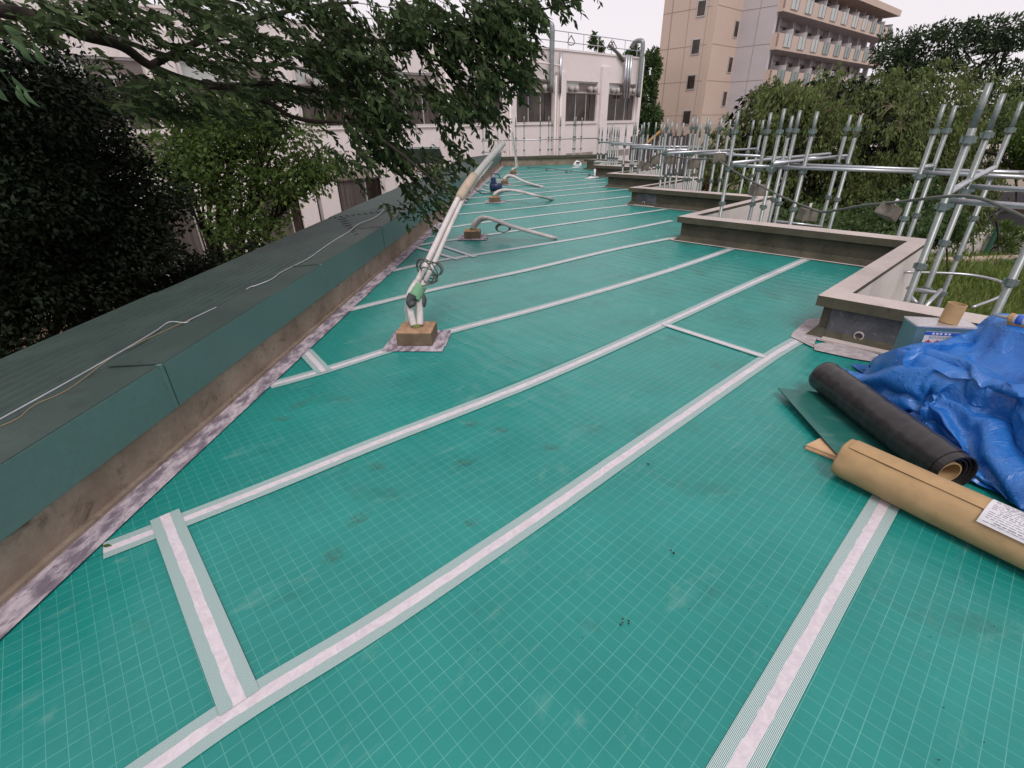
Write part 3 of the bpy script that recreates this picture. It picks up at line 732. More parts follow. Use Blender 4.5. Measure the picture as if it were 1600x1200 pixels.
for k, (u, v) in enumerate([(900, 262), (922, 279)]):
    m_ = MB(); p = Pf(u, v); m_.box(p + Vector((0, 0, .016)), (.34, .2, .01), (A, -B, Z)); m_.build('white_offcut', 'white', label=['white offcut lying below the crumpled bag at the far parapet', 'white offcut beside the short white vent pipe'][k], cat='offcut')
# leaf on the end of the second tape and a loose thread
p = Pf(168, 855)
m_ = MB(); m_.prism([p + Vector(q) for q in ((-.02, 0, .009), (0, -.009, .009), (.022, 0, .009), (0, .009, .009))], [p + Vector(q) for q in ((-.02, 0, .011), (0, -.009, .016), (.022, 0, .011), (0, .009, .012))]); m_.build('fallen_leaf', 'leaf_lime', label='small green leaf lying on the end of the tape by the left wall', cat='leaf')

# ------------------------------------------------------------------ rolls, offcut, boards at the right
def roll_frame(p, d):
    d = d.normalized(); return d, Vector((-d.y, d.x, 0)), Z
# kraft wrapped roll
kr_d = Vector((.545, -.838, 0)); kr_r = .098
kp = Vector((1.635, 1.965, 0)) + Vector((0, 0, kr_r + .006))
t = thing('wrapped_roll', 'roll wrapped in tan kraft paper with folded end, at the lower right', 'roll', (kp.x, kp.y, 0), math.atan2(kr_d.y, kr_d.x))
V = []; Fs = []; NS = 48; xs = [0, .004, .012, .03, .06, .10, .2, .4, .6, .8, 1.0, 1.2]
for x in xs:
    for k in range(NS):
        a = 2 * PI * k / NS; r = kr_r
        if x < .004: r *= .80
        elif x < .03: r *= .93 + x * 2
        wr = noise.noise(Vector((x * 9, math.cos(a) * 1.6, math.sin(a) * 1.6 + 7))) * (.007 if x > .05 else .013)
        flat = .006 * max(0, math.cos(a * 1 - 1.1)) ** 6
        V.append((x, math.cos(a) * (r + wr) , kr_r + .006 + math.sin(a) * (r + wr) + flat))
for j in range(len(xs) - 1):
    for k in range(NS): a_, b_ = j * NS + k, j * NS + (k + 1) % NS; Fs.append((a_, a_ + NS, b_ + NS, b_))
np_mesh('kraft_wrap', V, Fs, 'kraft', t, smooth=True)
m_ = MB()       # pleated closed end
n_ = 18
for k in range(n_):
    a0, a1 = 2 * PI * k / n_, 2 * PI * (k + .92) / n_; r_ = kr_r * .84; z0 = kr_r + .006
    m_.quad((.006 + .004 * (k % 2), math.cos(a0) * r_, z0 + math.sin(a0) * r_), (.002, math.cos(a1) * r_, z0 + math.sin(a1) * r_), (.014 + .006 * (k % 3), math.cos(a1) * .012, z0 + math.sin(a1) * .012), (.018, math.cos(a0) * .012, z0 + math.sin(a0) * .012))
m_.tube([(-.001, 0, kr_r), (.02, 0, kr_r)], kr_r * .78, 20)
m_.build('folded_end', 'kraft', t)
m_ = MB()       # lap of the paper along the roll
z0 = kr_r + .006
for a0, a1, rr in ((R(118), R(60), kr_r + .0085),):
    st_ = [a0 + (a1 - a0) * k / 6 for k in range(7)]
    for i in range(6):
        m_.quad((.03, math.cos(st_[i]) * rr, z0 + math.sin(st_[i]) * rr), (1.2, math.cos(st_[i]) * rr, z0 + math.sin(st_[i]) * rr), (1.2, math.cos(st_[i + 1]) * rr, z0 + math.sin(st_[i + 1]) * rr), (.03, math.cos(st_[i + 1]) * rr, z0 + math.sin(st_[i + 1]) * rr))
m_.build('paper_lap', 'kraft', t)
# printed label wrapped on the roll
def bent(x0, x1, a0, a1, rr, mb, n=6):
    for i in range(n):
        b0, b1_ = a0 + (a1 - a0) * i / n, a0 + (a1 - a0) * (i + 1) / n
        mb.quad((x0, math.cos(b0) * rr, z0 + math.sin(b0) * rr), (x1, math.cos(b0) * rr, z0 + math.sin(b0) * rr), (x1, math.cos(b1_) * rr, z0 + math.sin(b1_) * rr), (x0, math.cos(b1_) * rr, z0 + math.sin(b1_) * rr))
m_ = MB(); bent(.545, .86, R(58), R(150), kr_r + .0105, m_, 10); lab_o = m_.build('paper_label', 'label', t)
m_ = MB()
for i in range(17):
    aa = R(64 + i * 4.9); x = .56 + (.03 if i % 5 == 0 else 0)
    while x < (.84 if i % 4 else .72):
        wd = random.uniform(.006, .024); bent(x, min(x + wd, .845), aa, aa + R(1.1 if i % 5 else 1.9), kr_r + .0116, m_, 1); x += wd + random.uniform(.003, .007)
m_.build('label_print', 'ink', lab_o)
# black roll with cardboard core
br_a = Vector((2.01, 2.80, 0)); br_b = Vector((2.055, 1.83, 0)); bd = (br_b - br_a); Lr = bd.length; rr_ = .100
t = thing('black_roll', 'black rubber-backed membrane roll with visible cardboard core, against the blue tarpaulin', 'roll', (br_a.x, br_a.y, 0), math.atan2(bd.y, bd.x))
V = []; Fs = []; NS = 40; xs = [0, .01, .03] + [.05 + i * (Lr - .05) / 30 for i in range(31)]
for x in xs:
    for k in range(NS):
        a = 2 * PI * k / NS; r = rr_ - (.018 if x == 0 else .004 if x < .02 else 0)
        r += .0018 * math.sin(x * 60 + 1.3 * math.sin(a * 2)) + noise.noise(Vector((x * 5, math.cos(a), math.sin(a)))) * .004
        V.append((x, math.cos(a) * r, rr_ + .026 + math.sin(a) * r))
for j in range(len(xs) - 1):
    for k in range(NS): a_, b_ = j * NS + k, j * NS + (k + 1) % NS; Fs.append((a_, a_ + NS, b_ + NS, b_))
Fs += [(0, k, k + 1, (k + 2) % NS) for k in range(1, NS - 2, 2)]
np_mesh('roll_outer', V, Fs, 'blackroll', t, smooth=True)
zc = rr_ + .026; m_ = MB()
for k in range(4):      # loose outer turns at the near end
    rad = rr_ - .002 - k * .011; off = .004 * k
    m_.ring((Lr - .10, 0, zc - off), Vector((1, 0, 0)), rad, rad - .007, .10 + .012 * (3 - k) + random.uniform(-.008, .012), 32)
m_.build('wound_layers', 'blackroll', t, smooth=False)
m_ = MB(); m_.ring((Lr - .2, 0, zc - .018), Vector((1, 0, 0)), .056, .050, .21, 28); m_.build('cardboard_core', 'kraft_in', t, smooth=False)
# green offcut with black underside
def slab(pts, z, th, mats, name, lift=None, **tg):
    m_ = MB(); bot = [Vector((p.x, p.y, z + (lift[i] if lift else 0))) for i, p in enumerate(pts)]
    m_.prism(bot, [p + Vector((0, 0, th)) for p in bot], 0, 1 if len(mats) > 1 else None); return m_.build(name, mats, **tg)
slab([P(1215, 608, .05), Pf(1312, 728), Vector((2.12, 1.95, 0)), Vector((2.08, 2.72, 0)), P(1260, 612, .03)], .004, .006, ['blackroll', 'sheet_plain'], 'membrane_offcut', [.05, .03, .004, .004, .03],
     label='dark green membrane offcut with a curled corner under the black roll', cat='offcut')
for k in range(2):
    a_ = [Vector((x, y, 0)) for x, y in [(Pf(1257, 703).x, Pf(1257, 703).y), (Pf(1312, 724).x - .005, Pf(1312, 724).y), (1.86, 2.10), (1.72, 2.24)]]
    slab([p + Vector((.006 * k, .008 * k, 0)) for p in a_], .006 + k * .0125, .011, ['board'], 'card_board', label=['lower brown board sticking out below the green offcut', 'upper brown board sticking out below the green offcut'][k], cat='board')

# ------------------------------------------------------------------ blue tarpaulin over a pile
# a sheet of cloth is dropped on a rough pile, then the pile blocks are removed
def sim_tarp(nx=100, ny=110, frames=46):
    sc = scene; tmp = []
    def cbox(p,q,rz=0):
        c=[(a+b)/2 for a,b in zip(p,q)]; h=[(b-a)/2 for a,b in zip(p,q)]
        bm=bmesh.new(); bmesh.ops.create_cube(bm,size=1)
        for v in bm.verts: v.co=Vector((v.co.x*2*h[0],v.co.y*2*h[1],v.co.z*2*h[2]))
        bmesh.ops.bevel(bm,geom=bm.edges[:],offset=.03,segments=2,affect='EDGES')
        me=bpy.data.meshes.new('c'); bm.to_mesh(me); bm.free(); o=bpy.data.objects.new('c',me); o.location=c; o.rotation_euler.z=rz; COL.objects.link(o)
        o.modifiers.new('c','COLLISION'); o.collision.thickness_outer=.012; o.collision.cloth_friction=18; tmp.append(o)
    cbox((1.4,-.6,-.3),(5.2,4,0.0))
    def tb(c,d,r):
        cbox((c[0]-d[0]/2,c[1]-d[1]/2,c[2]-d[2]/2),(c[0]+d[0]/2,c[1]+d[1]/2,c[2]+d[2]/2)); tmp[-1].rotation_euler=[math.radians(q) for q in r]
    tb((2.52,2.45,.17),(.34,.52,.38),(3,4,12)); tb((2.66,2.0,.20),(.30,.34,.40),(-6,8,-24)); tb((2.62,1.52,.13),(.42,.38,.30),(5,-5,20)); tb((2.98,2.52,.28),(.42,.30,.55),(2,-2,-22)); tb((3.12,2.1,.28),(.45,.5,.54),(4,-3,30)); tb((3.2,1.45,.22),(.45,.5,.46),(-3,6,-12)); tb((3.6,2.0,.30),(.5,.6,.60),(0,5,10)); tb((2.80,1.80,.26),(.22,.22,.5),(10,5,15)); tb((2.62,2.80,.09),(.42,.26,.19),(0,0,-12))
    tb((2.44,2.2,.3),(.08,.5,.1),(0,0,30)); tb((2.85,1.75,.42),(.1,.5,.08),(8,0,-50))
    cbox((1.90,.2,-.1),(2.12,3.2,1.3),.05)
    V=[];F=[]
    for j in range(ny):
        for i in range(nx):
            f=i/(nx-1); y=.75+2.35*j/(ny-1); ed=max(0,1-f/.2); x=2.20+2.0*max(0,f-.18)+.02*math.sin(i*1.3)
            x2=x; y2=y-.30*max(0,(x-2.7))
            V.append((x2,y2,.74-.64*ed+.03*noise.noise(Vector((x*4,y*4,1)))+.012*noise.noise(Vector((x*13,y*13,3)))))
    for j in range(ny-1):
        for i in range(nx-1): a=j*nx+i; F.append((a,a+1,a+nx+1,a+nx))
    me=bpy.data.meshes.new('t'); me.from_pydata(V,[],F); o=bpy.data.objects.new('t',me); COL.objects.link(o)
    m = o.modifiers.new('cl', 'CLOTH'); s=m.settings; s.quality=4; s.mass=.18; s.tension_stiffness=25; s.compression_stiffness=25; s.shear_stiffness=8; s.bending_stiffness=.05; s.air_damping=1.5; s.shrink_min=-.24
    m.collision_settings.distance_min=.008; m.collision_settings.use_self_collision=False; m.collision_settings.collision_quality=2
    m.point_cache.frame_end=frames+2
    for f in range(1,frames+1): sc.frame_set(f)
    dg=bpy.context.evaluated_depsgraph_get(); ev=o.evaluated_get(dg); me2=ev.to_mesh()
    co=np.empty(len(me2.vertices)*3,np.float32); me2.vertices.foreach_get('co',co); co=co.reshape(-1,3).copy(); ev.to_mesh_clear()
    for t in tmp+[o]: bpy.data.objects.remove(t)
    sc.frame_set(1)
    return co, F

co_t, F_t = sim_tarp()
F_t = [f for f in F_t if not (co_t[f[0]][0] < 2.42 and co_t[f[0]][1] > 2.93 - .1 * (co_t[f[0]][0] < 2.2))]
tarp_o = np_mesh('tarpaulin', co_t, F_t, 'tarp', None, smooth=True, label='crumpled blue tarpaulin covering a pile of materials at the right', cat='tarpaulin')
sb = tarp_o.modifiers.new('subsurf', 'SUBSURF'); sb.levels = 1; sb.render_levels = 1
o = tarp_o
# tin with printed label, cardboard tube on it
tp = C0 + ray(1481, 509) * 2.95
tz = tp.z
t = thing('square_tin', 'grey-blue solvent tin with hazard diamonds, half wrapped by the blue tarpaulin', 'tin', (tp.x, tp.y + .05, tz - .30), R(-12))
w2, d2_, hh = .165, .08, .30
m_ = MB(); m_.b2((-w2, -d2_, 0), (w2, d2_, hh)); m_.build('tin_body', 'tin', t, bevel=.008)
m_ = MB(); m_.b2((-w2 - .003, -d2_ - .003, hh - .008), (w2 + .003, d2_ + .003, hh + .004)); m_.b2((-w2 + .01, -d2_ + .01, hh + .003), (w2 - .01, d2_ - .01, hh + .006)); m_.build('tin_lid', 'tinlid', t, bevel=.003)
m_ = MB(); m_.b2((-w2 + .055, -d2_ - .0025, .02), (w2 - .09, -d2_ - .001, hh - .03)); lb = m_.build('tin_label', 'label', t)
m_ = MB(); m_.b2((-w2 + .055, -d2_ - .0045, hh - .052), (w2 - .09, -d2_ - .003, hh - .031)); m_.b2((w2 - .089, -d2_ - .004, .02), (w2 - .002, -d2_ - .0015, hh - .04)); m_.build('blue_band', 'bluepaint', lb)
for k in range(2):
    m_ = MB(); c_ = Vector((-w2 + .085 + k * .048, -d2_ - .0036, hh - .098)); s_ = .017
    m_.prism([c_ + Vector((-s_, 0, 0)), c_ + Vector((0, 0, -s_)), c_ + Vector((s_, 0, 0)), c_ + Vector((0, 0, s_))], [c_ + Vector((-s_, -.001, 0)), c_ + Vector((0, -.001, -s_)), c_ + Vector((s_, -.001, 0)), c_ + Vector((0, -.001, s_))]); m_.build('hazard_diamond', 'red', lb)
m_ = MB()
for i in range(9):
    x = -w2 + .082
    while x < w2 - .105:
        wd = random.uniform(.006, .02); z_ = (hh - .062 - i * .006) if i < 3 else hh - .105 - i * .008
        m_.b2((x, -d2_ - .0036, z_), (min(x + wd, w2 - .1), -d2_ - .003, z_ + .0028)); x += wd + .005
m_.build('label_print', 'ink', lb)
m_ = MB()
for x in (-.075, -.055, -.035, -.01, .01): m_.b2((x, -d2_ - .0056, hh - .047), (x + .013, -d2_ - .0048, hh - .036))
m_.build('band_print', 'label', lb)
tt = Vector((tp.x + .02, tp.y + .045, tz + .007))
m_ = MB(); ax_ = Vector((.10, .0, 1)).normalized(); m_.ring(tt + Vector((.015, 0, 0)), ax_, .048, .042, .115, 28)
m_.build('cardboard_tube', 'kraft_in', label='short brown cardboard tube standing on the square tin', cat='tube')
# fold of tarp hanging over the tin's foot
fold = MB(); nf = 26
ca, cb = C0 + ray(1428, 556) * 2.76, C0 + ray(1556, 521) * 2.80
V = []; Fs = []
for j in range(12):
    for i in range(nf):
        f = i / (nf - 1); p = ca.lerp(cb, f); g_ = j / 11
        q = p + Vector((.0, .05, 0)) + Vector((-.02, -.07, -.24)) * g_ + Vector((0, 0, .02 * math.sin(f * 7) - .03 * f)) + Vector((noise.noise(Vector((f * 5, g_ * 3, 2))) * .03, noise.noise(Vector((f * 7, g_ * 2, 5))) * .035, 0))
        V.append(tuple(q))
for j in range(11):
    for i in range(nf - 1): a_ = j * nf + i; Fs.append((a_, a_ + 1, a_ + nf + 1, a_ + nf))
np_mesh('tarp_fold', V, Fs, 'tarp', o, smooth=True)
# sealant gun
from mathutils.bvhtree import BVHTree
bvh_t = BVHTree.FromPolygons([Vector(c.tolist()) for c in co_t], F_t)
def on_tarp(u, v):
    while v < 640:
        h_ = bvh_t.ray_cast(C0, ray(u, v).normalized())
        if h_[0]: return h_[0] + Vector((0, 0, .034))
        v += 2
    return C0 + ray(u, 500) * 2.8
gp = on_tarp(1574, 506); gd = (on_tarp(1612, 514) - gp).normalized()
t = thing('sealant_gun', 'sealant cartridge with long nozzle in an orange gun lying on the blue tarpaulin', 'sealant gun', gp)
m_ = MB(); m_.tube([-gd * .075, -gd * .01, gd * .012], [.004, .012, .016], 10); m_.build('nozzle', 'conduit', t, smooth=True)
m_ = MB(); m_.tube([gd * .012, gd * .24], .025, 16); m_.build('cartridge', 'label', t, smooth=True)
m_ = MB(); m_.tube([gd * .03, gd * .06], .0255, 16); m_.build('cartridge_band', 'bluepaint', t, smooth=True)
m_ = MB(); m_.tube([gd * .0, gd * .014], .030, 14); m_.tube([gd * .0 + Vector((0, 0, -.028)), gd * .3 + Vector((0, 0, -.028))], .012, 8); m_.build('gun_frame', 'orange', t)

# ------------------------------------------------------------------ scaffolding
COLLAR_Z = [CHZ for CHZ in np.arange(-3.55, 2.2, .45)]
def ztop_at(p, v):
    best = None
    for z in np.arange(.9, 2.6, .01):
        d = Vector((p.x, p.y, z)) - C0; zz = d.dot(fwv); X = d.dot(rtv) / zz; Y_ = d.dot(upv) / zz
        vv = 600 - F * (sr * X + cr * Y_)
        if best is None or abs(vv - v) < best[0]: best = (abs(vv - v), z)
    return best[1]
ZL = 1.03
post_mesh = {}
def make_post(p, zt, parent, zb=GZ, seg=12):
    key = (round(zt, 2), seg)
    m_ = MB(); m_.tube([(0, 0, zb), (0, 0, zt - .27)], .0243, seg); m_.tube([(0, 0, zt - .27), (0, 0, zt)], .0205, seg)
    o_ = m_.build('standard', 'galv', parent, smooth=True); o_.location = Vector((p.x, p.y, 0)) - parent.location
    z = ZL - .045; fine = seg >= 12
    while z < zt - .15: z += .45
    z -= .45; k = MB()
    def one(k, z):
        k.tube([(0, 0, z - .028), (0, 0, z + .028)], .030, seg)
        for dx, dy in ((1, 0), (-1, 0), (0, 1), (0, -1)):
            v_ = A * dx - B * dy; k.box(v_ * .034 + Z * z, (.020, .026, .040), (v_, Vector((-v_.y, v_.x, 0)), Z))
    while z > max(zb, -1.2):
        if fine:
            if 'collar' not in post_mesh:
                one(k, 0); c_ = k.build('clamp_collar', 'galv_dark', o_); post_mesh['collar'] = c_.data
            else:
                c_ = bpy.data.objects.new('clamp_collar', post_mesh['collar']); COL.objects.link(c_); c_.parent = o_
            c_.location.z = z
        else: one(k, z)
        z -= .45
    if not fine: k.build('clamp_collars', 'galv_dark', o_, kind='stuff')
    return o_
def ledger(p, q, parent, z=ZL, r=.0215, name='ledger'):
    p = Vector((p.x, p.y, z)); q = Vector((q.x, q.y, z)); d = (q - p).normalized()
    m_ = MB(); m_.tube([p + d * .03 - parent.location, q - d * .03 - parent.location], r, 10)
    o_ = m_.build(name, 'galv_bright', parent, smooth=True)
    for e, s_ in ((p, 1), (q, -1)):
        k = MB(); k.box(e + d * s_ * .038 - parent.location + Z * -.012, (.05, .03, .065), (d, Vector((-d.y, d.x, 0)), Z)); k.build('wedge_end', 'galv_dark', o_)
    return o_
SC = {}
EDGE = offset_path(ZIG, .24)
def outside(p):
    # true when p is on the outer side of the parapet line
    for i in range(len(EDGE) - 1):
        a_, b_ = EDGE[i], EDGE[i + 1]
        if min(a_.y, b_.y) <= p.y <= max(a_.y, b_.y):
            return p.x > a_.x + (b_.x - a_.x) * (p.y - a_.y) / (b_.y - a_.y)
    return True
def push(p):
    s_ = 1.0
    while not outside(p * s_) and s_ < 1.35: s_ += .01
    return Vector((p.x * s_, p.y * s_, p.z))
def scaff(key, label, origin): 
    SC[key] = thing('scaffold_bay', label, 'scaffolding', (origin.x, origin.y, 0), 0, 'steel scaffolding outside the sawtooth parapet'); return SC[key]
s1 = scaff(1, 'nearest scaffold bay at the right edge with the thickest poles', P(1477, 313, ZL))
p1, p2, p3 = P(1477, 313, ZL), P(1511, 291, ZL), P(1552, 268, ZL)
for p, vt in ((p1, 130), (p2, 145), (p3, 158)): make_post(p, ztop_at(p, vt), s1, seg=16)
for a_, b_ in ((p1, p2), (p2, p3)): ledger(a_, b_, s1, ZL + .05, .024, 'transom')
for p, ln in ((p1, 1.8), (p2, 1.8), (p3, 1.8)): ledger(p, p + B * ln, s1)
for p in (p1 + B * 1.8, p2 + B * 1.8, p3 + B * 1.8): make_post(p, 1.75, s1, seg=14)
pr = P(1562, 482, .35); pr.z = 0; make_post(pr + Vector((.02, .03, 0)), 1.72, s1, seg=16)
# lower rails and brace
m_ = MB(); q0 = Vector((p2.x, p2.y, 0)); lowr = [PY(1410, 425, 5.0), PY(1500, 428, 4.9), PY(1555, 437, 4.7), PY(1568, 447, 4.5), PY(1565, 462, 4.2), PY(1520, 480, 4.0)]
m_.tube([p - s1.location for p in smooth_path(lowr, 5)], .013, 8); m_.build('guard_loop', 'galv_bright', s1, smooth=True)
for a_, b_ in (((1418, 450, 4.4), (1466, 458, 4.1)), ((1470, 453, 4.0), (1445, 480, 3.8)), ((1422, 462, 4.2), (1432, 474, 4.1))):
    m_ = MB(); m_.tube([PY(*a_) - s1.location, PY(*b_) - s1.location], .017, 8); m_.build('brace', 'galv_bright', s1, smooth=True)
s2 = scaff(2, 'second scaffold bay, its long rails running from the tree to the right edge', P(1139, 258, ZL))
D = {k: P(u, v, ZL) for k, (u, v) in dict(d1=(1139, 258), d2=(1206, 262), d3=(1188, 258), d4=(1222, 254), d5=(1231, 257), d6=(1256, 262), d7=(1310, 251), d8=(1325, 253), q1=(1438, 270), q2=(1457, 266)).items()}
TOPV = dict(d1=172, d2=170, d3=176, d4=181, d5=172, d6=174, d7=179, d8=180, q1=162, q2=165)
D = {k: push(p) for k, p in D.items()}
for k, p in D.items(): make_post(p, ztop_at(p, TOPV[k]), s2, seg=14)
ledger(D['d1'], D['d2'], s2); ledger(D['d2'], D['q1'], s2); ledger(D['q1'], P(1640, 279, ZL), s2)
ledger(D['d5'], D['q2'], s2); ledger(D['q2'], P(1640, 271, ZL), s2)
for a_, b_ in (('d2', 'd5'), ('q1', 'q2')): ledger(D[a_], D[b_], s2, ZL + .05, .024, 'transom')
ledger(P(1141, 255, ZL + .05), P(1298, 240, ZL + .05), s2, ZL + .05); ledger(P(1205, 256, ZL + .05), P(1325, 243, ZL + .05), s2, ZL + .05)
ledger(P(1195, 246, ZL), P(1330, 247.5, ZL), s2)
m_ = MB(); m_.tube([PY(1208, 345, 7.7) - s2.location, PY(1285, 354, 7.4) - s2.location], .016, 8); m_.build('brace', 'galv_bright', s2, smooth=True)
s3 = scaff(3, 'third scaffold bay, behind the hanging brown concrete weights', P(1037, 240, ZL))
T3 = [(1037, 240, 184), (1075, 241, 183), (1082, 238, 184), (1098, 242, 183), (1103, 237, 187), (1118, 243, 184), (1133, 237, 187), (1169, 234.5, 188), (1184, 233, 187), (1045, 234, 190), (1053, 233, 193), (1063, 232, 192), (1090, 232.5, 192)]
T3p = [push(P(u, v, ZL)) for u, v, _ in T3]
for p, (u, v, vt) in zip(T3p, T3): make_post(p, ztop_at(p, vt), s3, seg=10)
ledger(T3p[0], P(1193, 244.5, ZL), s3); ledger(P(1037, 236.5, ZL), P(1150, 239.5, ZL), s3); ledger(P(1040, 239.5, ZL + .05), P(1184, 232.5, ZL + .05), s3, ZL + .05); ledger(P(1040, 235, ZL), P(1100, 231, ZL), s3)
s4 = scaff(4, 'fourth scaffold bay, in front of the dark fence', P(990, 231, ZL))
T4 = [(988, 231, 191), (991, 231.5, 191), (1003, 232, 191), (1010, 231.5, 191), (1021, 232.5, 191), (976, 229, 194), (1030, 229, 193), (1034, 231, 194), (1000, 228.5, 195)]
T4p = [push(P(u, v, ZL)) for u, v, _ in T4]
for p, (u, v, vt) in zip(T4p, T4): make_post(p, ztop_at(p, vt), s4, seg=8)
ledger(P(986, 231, ZL), P(1078, 235, ZL), s4); ledger(P(986, 229, ZL), P(1097, 229.5, ZL), s4); ledger(P(955, 225.5, ZL), P(1020, 227, ZL), s4)
s5 = scaff(5, 'fifth scaffold bay, clustered at the corner of the white building', P(955, 226, ZL))
for u, vt in ((935, 196), (940, 199), (948, 196), (952, 199), (955, 194), (959, 198), (963, 198), (966, 199)):
    p = push(P(u, 225 - (u % 3) * .6, ZL)); make_post(p, ztop_at(p, vt), s5, seg=8)
ledger(P(935, 222, ZL), P(990, 224, ZL), s5)
s6 = scaff(6, 'thin scaffold standing along the end parapet before the white facade', PY(755, 221, 22.3))
for u in (755, 765, 778, 806, 819, 844, 857, 862, 875, 896, 898.5, 908):
    p = PY(u, 221, 22.2 + (u - 755) * .006); m_ = make_post(p, p.z + .92 - (.0 if u % 2 else .03), s6, zb=-3.8, seg=8)
a_, b_ = PY(752, 221, 22.2), PY(935, 221, 23.2); ledger(Vector((a_.x, a_.y, 0)), Vector((b_.x, b_.y, 0)), s6, .92, .022)
a_, b_ = PY(752, 238, 22.15), PY(790, 238, 22.4); ledger(Vector((a_.x, a_.y, 0)), Vector((b_.x, b_.y, 0)), s6, .5, .018)

# cable with hanging weights
cp = [PY(1002, 262, 11.0), PY(1015, 252, 10.4), PY(1031, 240, 9.9), PY(1060, 246, 9.3), PY(1085, 248.5, 8.6), PY(1115, 248.5, 7.6), PY(1128, 254, 7.1), PY(1150, 269, 6.7), PY(1184, 288, 6.2), PY(1225, 309, 5.6), PY(1262, 324, 5.2), PY(1283, 331, 5.0), PY(1310, 328, 4.7), PY(1350, 321, 4.35), PY(1400, 316, 4.0), PY(1440, 311, 3.75), PY(1478, 307, 3.55), PY(1506, 306, 3.4), PY(1535, 311, 3.2), PY(1570, 325, 3.0), PY(1605, 342, 2.85), PY(1680, 375, 2.6)]
cab = thing('conductor_cable', 'grey conductor cable strung across the scaffolding with concrete weights hanging from it', 'cable', cp[11])
m_ = MB(); m_.tube([p - cp[11] for p in smooth_path(cp, 5)], .011, 8); m_.build('cable_line', 'black_cable', cab, smooth=True)
for (u, v, Yd, w, h, d, rz, tilt) in [(1006, 259, 11.0, .30, .2, .2, 20, 15), (1024, 250, 10.3, .22, .22, .2, -20, -12), (1046, 249, 9.6, .22, .2, .2, 10, 5), (1083, 256, 8.7, .24, .19, .2, 5, -3), (1124, 247, 7.35, .22, .16, .22, -38, -14), (1184, 297, 6.25, .24, .17, .2, 5, 0), (1262, 335, 5.2, .23, .16, .2, 0, 3), (1389, 330, 4.1, .22, .14, .2, 30, 22)]:
    p = PY(u, v, Yd); wt = MB(); w *= .68; d *= .68; h *= .72
    wt.prism([(-w / 2, -d / 2, -h / 2), (w / 2, -d / 2, -h / 2), (w / 2, d / 2, -h / 2), (-w / 2, d / 2, -h / 2)], [(-w / 2 * .86, -d / 2 * .86, h / 2), (w / 2 * .86, -d / 2 * .86, h / 2), (w / 2 * .86, d / 2 * .86, h / 2), (-w / 2 * .86, d / 2 * .86, h / 2)])
    o_ = wt.build('concrete_weight', 'weight', cab, bevel=.008); o_.location = p - cp[11]; o_.rotation_euler = (R(tilt * .5), R(tilt), R(rz))
    k = MB(); k.tube([(0, 0, h / 2 - .005), (0, 0, h / 2 + .05)], .012, 8); k.build('clip', 'white', o_)

# ------------------------------------------------------------------ white building (facade parallel to A, local x along it, -y outwards)
cW = PY(1005, 95, 36); cW0 = Vector((cW.x, cW.y, 0))
wbld = thing('white_building', 'long white school building with dark windows, ducts and a roof railing behind the end parapet', 'building', (cW.x, cW.y, GZ), ANG)
g0 = -GZ
def lb(m_, x0, x1, y0, y1, z0, z1, mi=0): return m_.b2((x0, y0, z0 + g0), (x1, y1, z1 + g0), mi)
RT = 4.85; XL = -46.0
WX = [(-.5 - 3.72 * k - 2.7, -.5 - 3.72 * k) for k in range(12)]
LXW = [(-18.3 - 3.42 * k - 2.62, -18.3 - 3.42 * k) for k in range(8)]
m_ = MB(); lb(m_, XL, 0, .32, 14, -3.8, RT - .02); m_.build('building_core', 'shade', wbld)
def wall_piece(x0, x1, z0, z1, y0=0, y1=.3, mat='facade', name='wall_panel'): m_ = MB(); lb(m_, x0, x1, y0, y1, z0, z1); return m_.build(name, mat, wbld)
wall_piece(XL, 0, 3.52, RT); wall_piece(XL, 0, -.45, 1.5)
wall_piece(-17.4, 0, -3.8, -.452, 0, .3)
xs_ = [0] + [c for a_ in WX for c in (a_[1], a_[0])] + [XL]
for i in range(0, len(xs_), 2): wall_piece(xs_[i + 1], xs_[i], 1.502, 3.518)
xs_ = [-17.4] + [c for a_ in LXW for c in (a_[1], a_[0])] + [XL]
for i in range(0, len(xs_), 2): wall_piece(xs_[i + 1], xs_[i], -3.8, -.452)
for (x0, x1) in WX[:6]:
    wall_piece(x0 + .15, x1 - .15, -.45, -.1, -.012, 0, 'facade_dirty', 'base_band')
